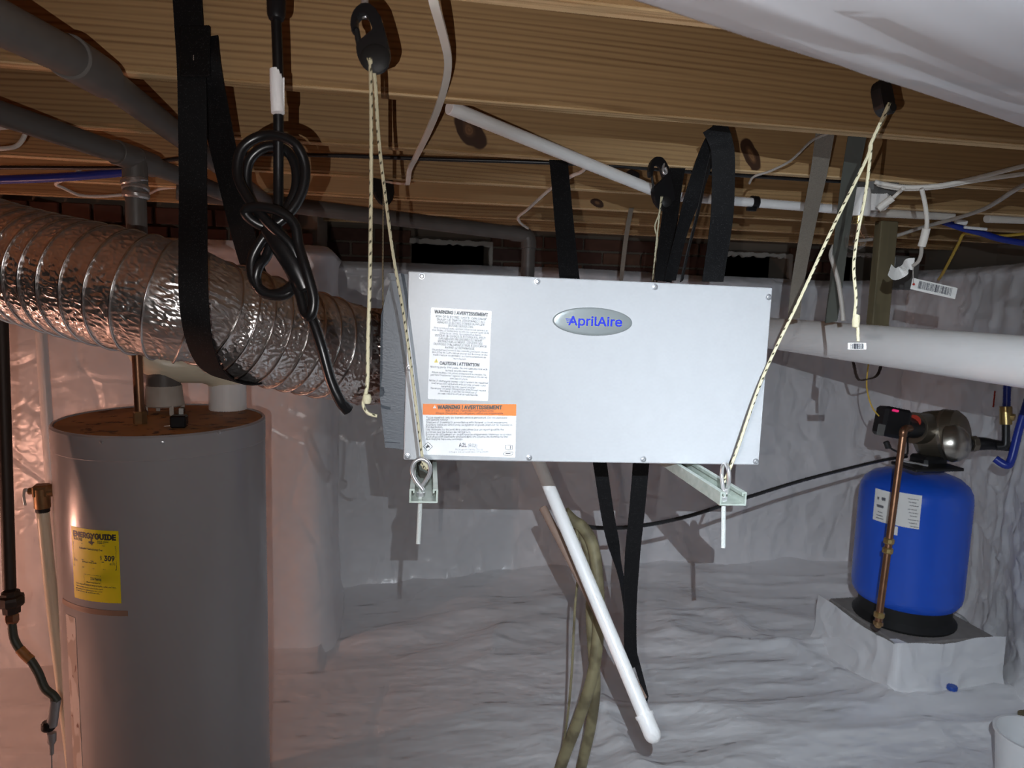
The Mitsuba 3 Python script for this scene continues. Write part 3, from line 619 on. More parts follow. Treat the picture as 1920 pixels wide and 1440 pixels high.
put(bt, 'band', ribbon([at(*q) for q in ((1203, 850, 1.47), (1201, 880, 1.49), (1194, 960, 1.54), (1186, 1040, 1.60), (1182, 1130, 1.66), (1182, 1210, 1.71), (1186, 1252, 1.73))], [RIGHT] * 4 + [RIGHT * .9 + FWD * .4] * 3, .034, .002), 'mat_webbing', 40)

# ------------------------------------------------------------------ rope hangers
def pulley(name_label, px, py, d, scale, turn=0.0, group='rope hangers holding the dehumidifier', fat=1.0, solid=False):
    """Hook body with a spring gate and a rope wheel housing, drawn in millimetres of its own face."""
    k = thing('rope_hanger', name_label, 'pulley', group)
    S = lambda L: [((x - 600) / 10.28, -(y - 750) / 10.28) for x, y in L]
    outer = Polygon(S([(330, 180), (420, 110), (520, 95), (600, 110), (700, 190), (790, 330), (850, 520), (910, 740), (960, 950), (975, 1080), (930, 1230), (840, 1340), (700, 1395), (590, 1370), (480, 1300), (390, 1200), (340, 1080), (320, 950), (345, 850), (425, 790), (440, 770), (620, 620), (640, 570), (560, 380), (500, 320), (400, 320), (350, 380), (345, 470), (320, 560), (280, 625), (232, 625), (212, 500), (225, 380), (270, 260)]))
    outer = outer.buffer(2).buffer(-4).buffer(2)
    if solid: outer = outer.convex_hull.buffer(-6).buffer(6)
    u = d / F * scale / 1.0
    a = math.radians(turn); rt, nr = RIGHT * math.cos(a) + FWD * math.sin(a), -FWD * math.cos(a) + RIGHT * math.sin(a)
    R = np.stack([rt, UP, nr], 1); o = at(px, py, d); thk = .016 * scale * fat
    lay = []
    for inset, z0, z1 in ((1.6, 0, thk), (.7, .12 * thk, .88 * thk), (0, .3 * thk, .7 * thk)):
        m = extrude(affinity.scale(outer.buffer(-inset), u, u, origin=(0, 0)), z1 - z0, R, o + nr * (z0 - thk / 2)); lay.append(m)
    put(k, 'hook_body', cat(*lay), 'mat_black_plastic', False, label='black plastic hook body')
    g0, g1 = o + R @ np.array([(310 - 600) / 10.28 * u, -(540 - 750) / 10.28 * u, 0]), o + R @ np.array([(385 - 600) / 10.28 * u, -(930 - 750) / 10.28 * u, 0])
    put(k, 'spring_gate', tube([g0, g1], .0035 * scale, 10), 'mat_black_matte', True)
    put(k, 'wheel_cover', lathe([(0, 0), (.016 * scale, 0), (.0165 * scale, .002), (.012 * scale, .0055), (0, .0065)], 32, o + R @ np.array([(700 - 600) / 10.28 * u, -(1180 - 750) / 10.28 * u, thk / 2 - .001]), nr), 'mat_black_matte', 40)
    put(k, 'rivet', lathe([(0, 0), (.0014, 0), (.001, .0012), (0, .0014)], 10, g1 + nr * .004, nr), 'mat_chrome', 30)
    return k, o
def rope(k, px, r=.0022, m='mat_rope', name='rope', label=None):
    mesh, uv = tube([at(*q) for q in px], r, 9, 10, want_uv=True); return put(k, name, mesh, m, True, uv, label)
p1, o1 = pulley('large black rope hanger hooked under the near joist above the duct end', 696, 74, .80, 1.0)
put(p1, 'screw_eye', tube([at(685, -40, .80), at(684, 0, .80), at(684, 22, .80), at(686, 34, .802)], .0042, 12), 'mat_chrome', True, label='bright steel screw eye')
rope(p1, [(691, 108, .786), (695, 140, .79), (696, 300, .795), (694, 500, .80), (690, 640, .80), (689, 715, .80), (683, 750, .80)], .0021, label='hanging rope tail')
rope(p1, [(683, 746, .80), (681, 760, .80), (688, 773, .80), (697, 778, .80), (707, 780, .80)], .0018, name='frayed_end')
put(p1, 'knot', lathe([(0, -.006), (.004, -.005), (.0052, 0), (.004, .005), (0, .006)], 12, at(688, 748, .80)), 'mat_rope', 60)
rope(p1, [(693, 108, .786), (703, 150, .80), (712, 280, .86), (736, 470, .95), (757, 590, 1.0), (776, 730, 1.03), (793, 866, 1.048), (795, 872, 1.05)], .0022, label='load rope')
rope(p1, [(793, 868, 1.048), (799, 873, 1.046), (802, 880, 1.05), (796, 876, 1.056), (791, 870, 1.052)], .0026, name='tied_end')
p2, o2 = pulley('small dark rope hanger behind the ropes of the large left rope hanger', 714, 324, 1.95, .95, 60)
rope(p2, [(716, 338, 1.93), (719, 360, 1.90), (718, 450, 1.78), (718, 560, 1.66), (718, 640, 1.62)], .0020, 'mat_rope')
rope(p2, [(713, 286, 1.95), (712, 300, 1.95), (714, 312, 1.95)], .002, 'mat_chrome', 'hook')
p3, o3 = pulley('black rope hanger seen end on at right, just under the white wrapped duct', 1656, 184, .975, .52, 20, fat=2.0, solid=True)
rope(p3, [(1668, 192, .955), (1660, 214, .962), (1647, 240, .968), (1634, 268, .972)], .0022)
rope(p3, [(1666, 196, .955), (1650, 232, .965), (1632, 272, .972), (1624, 300, .975), (1560, 430, 1.0), (1500, 560, 1.03), (1431, 706, 1.06), (1380, 850, 1.075), (1357, 905, 1.082)], .0023, label='load rope')
rope(p3, [(1634, 266, .972), (1631, 300, .972), (1622, 370, .972), (1608, 440, .972), (1601, 500, .97), (1605, 560, .97), (1602, 598, .97), (1608, 612, .97), (1609, 640, .97)], .0022, label='hanging rope tail')
put(p3, 'knot', lathe([(0, -.010), (.0045, -.008), (.0052, 0), (.0042, .008), (0, .010)], 12, at(1605, 602, .97)), 'mat_rope', 60)
tg = thing('barcode_tag', 'small white barcode tag on the loose rope end in front of the white pipe', 'tag')
TAGR = np.stack([RIGHT, UP, -FWD], 1)
put(tg, 'tag_card', cbox(.025, .009, .0006, .0002, at(1607, 649, .968), TAGR), 'mat_paper', False)
bars = [cbox(w, .0075, .0003, .00005, at(1593 + x, 649, .968) - FWD * .0006, TAGR) for x, w in zip(np.cumsum(rng.uniform(1.4, 2.8, 12)), rng.uniform(.0006, .0016, 12))]
put(tg, 'barcode', cat(*bars), 'mat_ink', False)
p4, o4 = pulley('small black rope hanger between the straps above the middle of the dehumidifier', 1240, 346, 1.61, .80, 25)
put(p4, 'screw_eye', tube([at(1245, 305, 1.61), at(1243, 318, 1.60), at(1246, 326, 1.60), at(1250, 322, 1.60), at(1247, 314, 1.60)], .003, 8), 'mat_chrome', True)
rope(p4, [(1242, 368, 1.60), (1238, 390, 1.60), (1234, 425, 1.605), (1229, 470, 1.61), (1224, 530, 1.615), (1220, 600, 1.62)], .0019, 'mat_rope')
rope(p4, [(1240, 368, 1.59), (1236, 400, 1.60), (1228, 425, 1.605), (1233, 450, 1.61), (1229, 480, 1.612), (1232, 505, 1.615), (1228, 600, 1.62)], .0019, 'mat_rope')

# ------------------------------------------------------------------ coiled power cord
pc_ = thing('power_cord', 'coiled black power cord hanging from the near joist left of the rope hanger', 'cord')
dC = .86
def P(*L): return [at(x, y, dC + (q if q else 0)) for x, y, *r in L for q in [r[0] if r else 0]]
cord = P((513, -60, -.03), (517, 20, -.02), (521, 120, -.01), (522, 220), (522, 330, .012), (521, 400, .012), (512, 440, .012), (500, 480, .008), (485, 500), (480, 525), (492, 548), (520, 551), (548, 535, -.004), (562, 505, -.008), (545, 460, -.014), (505, 420, -.016), (468, 375, -.012), (446, 330, -.01), (452, 282, -.01), (484, 257, -.008), (522, 255, -.008), (555, 272, -.006), (572, 312), (566, 360), (540, 402, -.004), (505, 425, -.006), (474, 414, -.012), (460, 396, -.016), (482, 388, -.018), (522, 396, -.02), (552, 420, -.018), (560, 460, -.018), (575, 510, -.02), (588, 560, -.018), (583, 590, -.016), (572, 588, -.012), (560, 545, -.008), (535, 490, -.004), (508, 440, .004), (484, 400, .012), (464, 352, .014), (466, 305, .012), (492, 278, .012), (525, 276, .014), (550, 300, .014), (556, 345, .012), (542, 385, .008), (518, 420), (490, 452), (472, 490), (478, 530), (505, 552), (540, 550), (552, 520), (546, 490), (560, 520, .006), (578, 580, .01), (590, 612, .01), (604, 655, .01), (620, 712, .015), (636, 748, .02), (654, 768, .03))
put(pc_, 'cable', tube(cord, .0062, 12, 7), 'mat_black_rubber', True, label='glossy black cable')
put(pc_, 'cable_end', tube(P((574, 575, .012), (590, 612, .012), (604, 655, .012), (620, 712, .016), (638, 752, .021), (652, 770, .03)), .0068, 10), 'mat_black_rubber', True)
put(pc_, 'bundle_wrap', tube(P((505, 425, -.004), (530, 462, -.006), (556, 505, -.006), (574, 545, -.004)), [.012, .0145, .014, .011], 14), 'mat_black_rubber', True)
put(pc_, 'plug', lathe([(0, 0), (.0085, .001), (.0105, .006), (.0110, .022), (.0085, .040), (.0070, .048), (0, .048)], 24, at(518, 38, .838), UP), 'mat_black_plastic', 40, label='moulded black plug')
put(pc_, 'tape_flag', tube(P((518, 131, -.008), (519, 172, -.008), (521, 212, -.008)), .0078, 14), 'mat_label_white', 40, label='white tape flag around the cord')
put(pc_, 'tape_flag', cbox(.003, .0006, .042, .0002, at(531, 178, .852), np.stack([RIGHT, FWD, UP], 1)), 'mat_label_white', False)

# ------------------------------------------------------------------ drain pipes under the unit and hoses
dp = thing('drain_pipe', 'bright white plastic drain pipe slanting down from the dehumidifier', 'pipe')
a_, b_ = at(1004, 852, 1.87), at(1221, 1372, 1.60)
put(dp, 'pipe', rod(a_, b_, .0167, 28), 'mat_white_pvc', 30)
dd = (b_ - a_) / np.linalg.norm(b_ - a_)
put(dp, 'elbow', tube([b_ - dd * .035, b_ - dd * .01, b_ + dd * .006 + FWD * .004, b_ + dd * .014 + FWD * .022, b_ + dd * .012 + FWD * .045], .0195, 20), 'mat_white_pvc', True, label='white elbow at the low end')
put(dp, 'elbow_rim', lathe([(.0165, 0), (.0215, 0), (.0215, .008), (.0165, .008)], 28, b_ - dd * .04, dd), 'mat_white_pvc', 30)
dp2 = thing('drain_pipe', 'thin white plastic pipe painted brown for shade close behind the bright white drain pipe', 'pipe')
put(dp2, 'pipe', rod(at(1018, 952, 1.98), at(1206, 1312, 1.70), .0115, 20), 'mat_tan_pvc', 30)
put(dp2, 'coupling', rod(at(1150, 1204, 1.782), at(1166, 1234, 1.76), .014, 20), 'mat_tan_pvc', 30)
oh = 'olive hoses beside the drain pipe'
h1 = [(1032, 1500, 2.05), (1058, 1418, 2.02), (1088, 1340, 1.98), (1112, 1262, 1.95), (1122, 1180, 1.95), (1121, 1090, 1.96), (1112, 1024, 1.97), (1094, 990, 1.97), (1074, 976, 1.965), (1058, 960, 1.96)]
h2 = [(1076, 1500, 2.12), (1092, 1430, 2.09), (1108, 1360, 2.06), (1116, 1290, 2.03), (1112, 1220, 2.02), (1108, 1150, 2.02), (1110, 1080, 2.02), (1100, 1020, 2.02), (1086, 992, 2.015), (1068, 974, 2.01)]
solo('olive_hose', tube([at(*q) for q in h1], .0165, 14, 10), 'mat_olive_hose', 'left thick olive hose rising from the floor and curving behind the white drain pipe', 'hose', True, group=oh)
solo('olive_hose', tube([at(*q) for q in h2], .0155, 14, 10), 'mat_olive_hose', 'right thick olive hose splitting off near the floor below the white drain pipe', 'hose', True, group=oh)
solo('thin_wire', tube([at(*q) for q in ((1040, 1480, 2.08), (1062, 1360, 2.04), (1072, 1260, 2.0), (1078, 1140, 1.99), (1086, 1050, 1.985), (1080, 990, 1.98), (1066, 974, 1.97))], .0036, 8), 'mat_olive_hose', 'thin dark wire hanging left of the olive hoses', 'wire', True)
solo('black_cable', tube([at(*q) for q in ((1064, 968, 1.96), (1090, 984, 1.97), (1130, 990, 2.0), (1200, 986, 2.06), (1290, 968, 2.14), (1390, 936, 2.24), (1500, 902, 2.36), (1600, 876, 2.50), (1660, 862, 2.62), (1700, 856, 2.68))], .0060, 10), 'mat_cable_black', 'long black cable sagging from the drain pipe to the blue tank', 'cable', True)

# ------------------------------------------------------------------ pipes and cables under the joists
solo('white_water_pipe', rod(on_z(842, 201, 1.800), at(1262, 372, 1.80), .0134, 24), 'mat_white_pvc', 'white plastic pipe slanting down to the right from behind the second joist', 'pipe')
k_ = thing('pipe_clip', 'black pipe clip on the slanting white pipe', 'clip', 'black pipe clips')
put(k_, 'ring', rod(at(1178, 331, 1.705), at(1190, 337, 1.715), .0185, 20), 'mat_black_plastic', 30)
put(k_, 'nail_tab', cbox(.02, .012, .022, .002, at(1178, 338, 1.69)), 'mat_black_plastic', False)
solo('white_water_pipe', rod(at(1240, 366, 2.02), at(1640, 398, 2.20), .0134, 24), 'mat_white_pvc', 'white plastic pipe running level behind the straps below the joists', 'pipe')
k_ = thing('pipe_clip', 'black pipe clip on the level white pipe', 'clip', 'black pipe clips')
put(k_, 'ring', rod(at(1408, 379, 2.095), at(1420, 380, 2.10), .019, 20), 'mat_black_plastic', 30)
put(k_, 'nail_tab', cbox(.03, .012, .012, .002, at(1409, 392, 2.09)), 'mat_black_plastic', False)
solo('white_water_pipe', rod(at(1636, 398, 2.25), at(1785, 405, 2.36), .0145, 24), 'mat_cable_white', 'short white pipe ending behind the lamp cable at the right', 'pipe')
solo('white_water_pipe', rod(at(1850, 409, 2.36), at(2010, 414, 2.42), .0150, 24), 'mat_cable_white', 'white pipe leaving the frame at the right edge below the joists', 'pipe')
solo('coax_cable', tube([at(*q) for q in ((-60, 314, 1.72), (60, 314, 1.70), (230, 314, 1.67), (330, 298, 1.655), (460, 289, 1.66), (640, 292, 1.665), (800, 298, 1.66), (1000, 304, 1.655), (1150, 311, 1.66), (1280, 321, 1.69), (1500, 336, 1.77), (1700, 346, 1.86), (1960, 357, 1.96))], .0046, 10), 'mat_cable_black', 'black cable stapled along the underside of the third joist', 'cable', True)
# sheathed house cables
def nm(px, w, label, m='mat_cable_white', name='house_cable', th=.005, wd=None):
    solo(name, ribbon([at(*q) for q in px], [RIGHT + FWD * .2] * len(px) if wd is None else wd, w, th, 9), m, label, 'cable', 40)
nm([(800, -40, .80), (815, 10, .81), (832, 70, .90), (840, 112, .98), (836, 152, 1.06), (822, 200, 1.16), (806, 240, 1.26), (795, 264, 1.34), (778, 298, 1.50), (768, 318, 1.62), (765, 340, 1.72), (762, 345, 1.78), (740, 343, 1.86), (722, 340, 1.93)], .0108, 'flat white cable curving down from the near joist past the knot in the wood')
solo('house_cable', tube([at(*q) for q in ((1092, 300, 1.66), (1098, 312, 1.68), (1090, 322, 1.71), (1068, 332, 1.78), (1030, 356, 1.92), (990, 392, 2.2), (972, 407, 2.36), (976, 418, 2.45), (990, 428, 2.6))], .0046, 8), 'mat_cable_white', 'thin white cable zigzagging between far joists behind the first black strap', 'cable', True)
for lab, px in (('upper of two pale cables drooping from the right frame edge to the lamp holder', ((1960, 300, 1.66), (1900, 316, 1.66), (1820, 336, 1.67), (1760, 348, 1.68), (1700, 351, 1.70), (1662, 346, 1.72), (1640, 341, 1.73))), ('lower of two pale cables drooping from the right frame edge to the lamp holder', ((1960, 321, 1.67), (1890, 330, 1.675), (1820, 340, 1.685), (1760, 350.5, 1.693), (1700, 354, 1.715), (1664, 350, 1.735), (1645, 345, 1.745)))):
    solo('house_cable', tube([at(*q) for q in px], .0055, 10), 'mat_cable_white', lab, 'cable', True)
solo('grey_cable', tube([at(*q) for q in ((1950, 336, 1.62), (1910, 352, 1.72), (1870, 378, 1.93), (1840, 394, 2.08), (1790, 410, 2.26), (1730, 426, 2.40), (1680, 442, 2.46), (1640, 448, 2.52), (1600, 452, 2.58))], .0062, 8), 'mat_cable_grey', 'dusty grey cable sagging across the right corner below the joists', 'cable', True)
solo('blue_water_tube', tube([at(*q) for q in ((-60, 337, 1.86), (0, 337, 1.85), (120, 332, 1.84), (230, 323, 1.85), (330, 312, 1.86), (420, 300, 1.88))], .0112, 16), 'mat_pex_blue', 'blue plastic water tube above the foil duct at the left', 'pipe', True)
solo('blue_water_tube', tube([at(*q) for q in ((1770, 416, 2.5), (1805, 428, 2.5), (1840, 437, 2.5), (1880, 449, 2.5), (1960, 462, 2.5))], .0110, 12), 'mat_pex_blue', 'blue plastic water tube below the joists at the far right', 'pipe', True)
solo('yellow_cable', tube([at(*q) for q in ((1940, 436, 2.6), (1880, 442, 2.62), (1830, 440, 2.64), (1808, 438, 2.66), (1798, 455, 2.7), (1782, 486, 2.8), (1768, 512, 2.9), (1760, 524, 3.0))], .0055, 8), 'mat_cable_yellow', 'yellow cable hanging at the far right under the joists', 'cable', True)
for lab, px, r in (('thin pale cable looping under the blue tube at the left edge', ((152, 315, 1.83), (135, 331, 1.87), (105, 344, 1.92), (120, 353, 1.95), (150, 366, 2.0), (190, 368, 2.02), (232, 365, 2.04)), .0046), ('pale cable curling round a block at the left edge above the blue tube', ((-40, 243, 1.42), (0, 240, 1.42), (38, 236, 1.42), (48, 244, 1.42), (42, 262, 1.42), (28, 275, 1.42), (0, 279, 1.42), (-40, 281, 1.42)), .0046), ('thin pale cable behind the grey drain tee at the left', ((262, 372, 2.3), (285, 360, 2.3), (300, 354, 2.3), (335, 350, 2.3), (380, 346, 2.32)), .005)):
    solo('house_cable', tube([at(*q) for q in px], r, 8), 'mat_cable_white', lab, 'cable', True)

solo('thin_brown_wire', tube([at(*q) for q in ((1630, 196, 1.30), (1600, 218, 1.31), (1560, 246, 1.315), (1522, 264, 1.38), (1484, 300, 1.55), (1446, 320, 1.62), (1414, 331, 1.66), (1405, 344, 1.70))], .0028, 8), 'mat_cable_grey', 'thin dusty wire running slantwise over the joists left of the right rope hanger', 'wire', True)
solo('thin_grey_strap', ribbon([at(*q) for q in ((1184, 390, 2.45), (1178, 420, 2.55), (1172, 460, 2.65), (1164, 530, 2.8))], [RIGHT] * 4, .016, .002), 'mat_grey_webbing', 'thin grey strap hanging far behind the dehumidifier left of the small rope hanger', 'strap', 40)

# grey drain lines at the upper left
gd = thing('waste_pipe', 'upper thick grey drain pipe crossing the upper left corner under the joists', 'pipe')
q0, q1, q2 = np.array([-.385, .30, 1.655]), np.array([-.352, 1.02, 1.7255]), np.array([-.335, 2.6, 1.742])
put(gd, 'pipe', rod(q0, q1, .0225, 32), 'mat_grey_abs', 30); put(gd, 'pipe', rod(q1, q2, .0205, 32), 'mat_grey_abs', 30)
cA, cB = at(232, 170, 1.06), at(262, 192, 1.135)
put(gd, 'coupling', rod(q1 - (q1 - q0) * .07, q1 + (q2 - q1) * .035, .0262, 32), 'mat_grey_abs', 30, label='grey pipe coupling')
gt = thing('waste_pipe', 'lower grey drain pipe at upper left with tee and vertical leg behind the duct', 'pipe')
ta, tb = at(-120, 172, 1.06), at(252, 297, 1.45); td = (tb - ta) / np.linalg.norm(tb - ta)
te = at(425, 365, 1.80)
put(gt, 'pipe', rod(ta, tb, .0205, 28), 'mat_grey_abs', 30); put(gt, 'pipe', rod(tb, te, .0195, 28), 'mat_grey_abs', 30)
put(gt, 'tee', cat(rod(tb - td * .05, tb, .0245, 28), rod(tb, tb + (te - tb) / np.linalg.norm(te - tb) * .06, .0245, 28), rod(tb, tb - np.array([0, 0, .075]), .0240, 28)), 'mat_grey_abs', 30)
leg = tb - np.array([0, 0, .05]); put(gt, 'vertical_leg', rod(leg, leg - np.array([0, 0, .30]), .0200, 28), 'mat_grey_abs', 30)
tw = cat(*[lathe([(.0238, 0), (.0262, .004), (.0262, .010), (.0238, .014)], 28, tb - np.array([.0, .0, .052 + .014 * i]), np.array([rng.uniform(-.25, .25), rng.uniform(-.25, .25), 1])) for i in range(3)])
put(gt, 'foil_wrap', tw, 'mat_tape_silver', 30, label='silver tape wrapped round the joint')
fo = thing('waste_pipe', 'long dark drain pipe sloping along the far wall, turning down above the dehumidifier', 'pipe')
pa_, pb_ = at(330, 358, 2.20), at(985, 440, 2.75)
put(fo, 'pipe', rod(pa_, pb_, .0265, 28), 'mat_grey_abs', 30)
put(fo, 'elbow', tube([at(960, 437, 2.73), at(982, 440, 2.75), at(990, 448, 2.757), at(991, 466, 2.76)], .030, 18), 'mat_grey_abs', True)
put(fo, 'vertical_leg', rod(at(991, 460, 2.76), at(985, 640, 2.80), .0265, 28), 'mat_grey_abs', 30)

# white wrapped duct close overhead at the right
wd = thing('wrapped_duct', 'large white wrapped duct close overhead in the upper right corner', 'duct')
ed = np.array([.83 - .396, .81 - .64, 0]); ed /= np.linalg.norm(ed); en = np.array([ed[1], -ed[0], 0])
u_ = np.linspace(-.72, 1.5, 140); th_ = np.linspace(0, 2 * PI, 72, endpoint=False)
U_, TH_ = np.meshgrid(u_, th_, indexing='ij'); ex = 2 / 2.7
hx = .30 * np.sign(np.cos(TH_)) * np.abs(np.cos(TH_)) ** ex; hz = .052 * np.sign(np.sin(TH_)) * np.abs(np.sin(TH_)) ** ex
wob = 1 + .05 * (fb(U_ * 3, np.cos(TH_) * 1.5, np.sin(TH_) * 1.5, 90) - .5) * 2
ctr = np.array([.396, .64, 1.708]) + en * .292
V = ctr + U_[..., None] * ed + (hx * wob)[..., None] * en + np.stack([0 * hz, 0 * hz, hz * (1 + 1.0 * (wob - 1)) + (TH_ > PI) * .006 * ridged(fb(U_ * 2 + .5 * np.cos(TH_), np.cos(TH_) * 5, np.sin(TH_) * 2, 92, 2)) ** 3], -1)
n_, m2 = U_.shape; i, j = np.meshgrid(np.arange(n_ - 1), np.arange(m2), indexing='ij'); a0 = i * m2 + j; a1 = i * m2 + (j + 1) % m2
mesh = trimesh.Trimesh(V.reshape(-1, 3), np.vstack([np.stack([a0, a1, a1 + m2], -1).reshape(-1, 3), np.stack([a0, a1 + m2, a0 + m2], -1).reshape(-1, 3)]), process=False)
put(wd, 'sleeve', mesh, 'mat_duct_wrap', True)

# big white drain pipe with its hangers at the right
wp = thing('main_drain_pipe', 'wide white drain pipe running from behind the dehumidifier to the right frame edge', 'pipe')
wa, wb = np.array([1.50, 3.46, 1.352]), np.array([1.36, .45, 1.338])
put(wp, 'pipe', rod(wa, wb, .057, 48), 'mat_white_pvc', 30)
hb = thing('pipe_hanger', 'black bent pipe hanger under the wide white pipe', 'pipe hanger')
hy = 2.05; hc = wb + (wa - wb) * (hy - wb[1]) / (wa[1] - wb[1])
put(hb, 'band', ribbon([at(1592, 640, 2.42), at(1601, 684, 2.42), at(1609, 711, 2.42), at(1626, 711, 2.43), at(1642, 706, 2.44), at(1650, 692, 2.45), at(1654, 670, 2.46)], [FWD] * 7, .014, .004, 4), 'mat_dark_iron', 30)
for lab, px, m in (('pale grey webbing strap hanging to the wide white pipe, left of the darker one', ((1548, 244, 1.42), (1534, 330, 1.60), (1514, 430, 1.84), (1496, 530, 2.05), (1488, 598, 2.15)), 'mat_grey_webbing'), ('darker grey webbing strap hanging to the wide white pipe, right of the paler one', ((1608, 252, 1.45), (1594, 330, 1.60), (1580, 430, 1.80), (1568, 530, 2.0), (1558, 604, 2.1)), 'mat_dark_webbing')):
    solo('hanging_strap', ribbon([at(*q) for q in px], [RIGHT] * 5, .036, .002, 8), m, lab, 'strap', 40)
solo('loose_grey_cable', tube([at(*q) for q in ((1564, 460, 1.9), (1558, 478, 1.9), (1564, 500, 1.9), (1572, 530, 1.9), (1578, 570, 1.9), (1581, 602, 1.9))], .0060, 8), 'mat_cable_grey', 'short loose grey cable end hanging just left of the rope with the barcode tag', 'cable', True)

# lamp holder with an unlit bulb, junction box
lh = thing('lamp_holder', 'white lamp holder with an unlit clear bulb behind the right rope', 'lamp')
ld = (at(1609, 452, 1.797) - at(1622, 338, 1.77)); ld /= np.linalg.norm(ld)
put(lh, 'mounting_box', cbox(.085, .085, .045, .008, at(1640, 350, 1.805)), 'mat_box_grey', False, label='grey box behind the lamp holder')
put(lh, 'base_plate', cbox(.075, .028, .052, .010, at(1638, 375, 1.788), np.stack([RIGHT, FWD, UP], 1)), 'mat_porcelain', False)
put(lh, 'socket', lathe([(0, 0), (.0185, 0), (.022, .010), (.0255, .058), (.0245, .068), (0, .068)], 32, at(1616, 352, 1.757), ld), 'mat_porcelain', 30, label='white tapered bulb socket')
put(lh, 'bulb', lathe([(.0115, 0), (.0120, .018), (.018, .031), (.0252, .049), (.0262, .060), (.0212, .076), (.009, .084), (0, .0855)], 32, at(1610, 404, 1.766), ld), 'mat_glass', True, label='clear glass bulb')
put(lh, 'screw_cap', lathe([(0, 0)] + [(.0128 + .0007 * (i % 2), .003 * i) for i in range(9)] + [(0, .025)], 24, at(1611, 402, 1.766), ld), 'mat_brass', 40)
put(lh, 'filament_mount', cat(tube([at(1606, 420, 1.77), at(1605, 436, 1.77), at(1600, 447, 1.77)], .0012, 6), tube([at(1613, 420, 1.77), at(1614, 436, 1.77), at(1622, 448, 1.77)], .0012, 6), tube([at(1600, 447, 1.77), at(1610, 444, 1.77), at(1622, 448, 1.77)], .0006, 6)), 'mat_copper', True)
put(lh, 'plug', tube([at(1646, 392, 1.735), at(1660, 381, 1.726), at(1674, 371, 1.717)], .0088, 14), 'mat_cable_white', True, label='pale plug with a ribbed end')
put(lh, 'plug_lead', tube([at(1674, 371, 1.717), at(1686, 360, 1.708), at(1694, 353, 1.681)], .0044, 8), 'mat_cable_white', True)
cc = thing('connector_lead', 'pale cable lead with an inline connector hanging right of the lamp holder', 'cable')
put(cc, 'lead', tube([at(*q) for q in ((1728, 354, 1.646), (1734, 380, 1.664), (1738, 410, 1.681), (1737, 430, 1.699))], .0052, 8), 'mat_cable_white', True)
put(cc, 'connector', tube([at(1737, 428, 1.699), at(1733, 445, 1.708), at(1728, 462, 1.717)], .0092, 12), 'mat_cable_white', True)
put(cc, 'lead', tube([at(*q) for q in ((1728, 460, 1.717), (1727, 476, 1.735), (1722, 490, 1.752), (1712, 498, 1.77))], .0046, 8), 'mat_cable_grey', True)
tA = thing('cable_tag', 'curled white barcode tag on the cable end', 'tag', 'barcode tags on the cable')
tp = [at(*q) for q in ((1668, 506, 1.77), (1678, 514, 1.785), (1692, 508, 1.79), (1702, 496, 1.78), (1714, 495, 1.772))]
put(tA, 'tag_card', ribbon(tp, [UP + RIGHT * .2] * 5, .030, .0006, 8), 'mat_paper', 40)
tB = thing('cable_tag', 'flat white barcode tag hanging beside the curled one', 'tag', 'barcode tags on the cable')
TR = np.stack([RIGHT * .97 - UP * .22, UP * .97 + RIGHT * .22, -FWD], 1)
put(tB, 'tag_card', cbox(.115, .029, .0008, .0003, at(1751, 541, 1.765), TR), 'mat_paper', False)
put(tB, 'barcode', cat(*[cbox(w, .020, .0003, .00005, at(1751, 541, 1.765) + TR @ np.array([x, .0, .0007])) if False else cbox(w, .019, .0003, .00005, at(1751, 541, 1.765) + TR @ np.array([x, .001, .0006]), TR) for x, w in zip(-.042 + np.cumsum(rng.uniform(.0020, .0039, 30)), rng.uniform(.0008, .0022, 30))]), 'mat_ink_grey', False)
put(tB, 'string', tube([at(1713, 533, 1.760), at(1712, 515, 1.765), at(1712, 499, 1.770)], .0010, 6), 'mat_cable_grey', True)
put(tB, 'eyelet', lathe([(0, 0), (.003, 0), (.003, .001), (0, .001)], 12, at(1713, 533, 1.758), -FWD), 'mat_red_plastic', 30)
solo('hanger_board', cbox(.065, .035, .36, .003, at(1655, 500, 2.40) + np.array([0, 0, -.03])), 'mat_post_wood', 'olive wooden board hanging down to the wide white pipe beside the cable tags', 'board', False)
solo('junction_box', cbox(.105, .05, .115, .006, at(1690, 512, 2.46)), 'mat_box_grey', 'dark grey junction box behind the curled barcode tag', 'box', False)
k_ = thing('white_pipe_fitting', 'small white plastic fitting on the blue tube at the far right', 'fitting')
put(k_, 'body', rod(at(1792, 414, 2.44), at(1812, 418, 2.44), .009, 14), 'mat_white_pvc', 30)
put(k_, 'lever', rod(at(1808, 426, 2.43), at(1850, 430, 2.43), .005, 10), 'mat_white_pvc', 30)

# ------------------------------------------------------------------ water heater
hx, hy_, hz = at(306.3, 784, 1.735); HC = np.array([hx, hy_]); HR, HT = .2344, 1.136
wh = thing('water_heater', 'tall grey cylindrical water heater with a rusty top under the foil duct', 'water heater')
put(wh, 'jacket', lathe([(0, .06), (HR, .06), (HR, HT - .055), (HR + .0012, HT - .053), (HR + .0012, HT - .004), (HR - .002, HT), (HR - .006, HT), (HR - .008, HT - .006), (0, HT - .006)], 160, (hx, hy_, 0)), 'mat_heater_jacket', 25, label='glossy grey steel jacket')
put(wh, 'top_plate', lathe([(0, HT - .0055), (HR - .0075, HT - .0055), (HR - .0085, HT - .003), (0, HT - .002)], 120, (hx, hy_, 0)), 'mat_rusty_top', 30, label='rust-brown top plate')
put(wh, 'foot_ring', lathe([(HR - .03, 0), (HR - .01, 0), (HR - .01, .06), (HR - .03, .06)], 80, (hx, hy_, 0)), 'mat_dark_iron', 30)
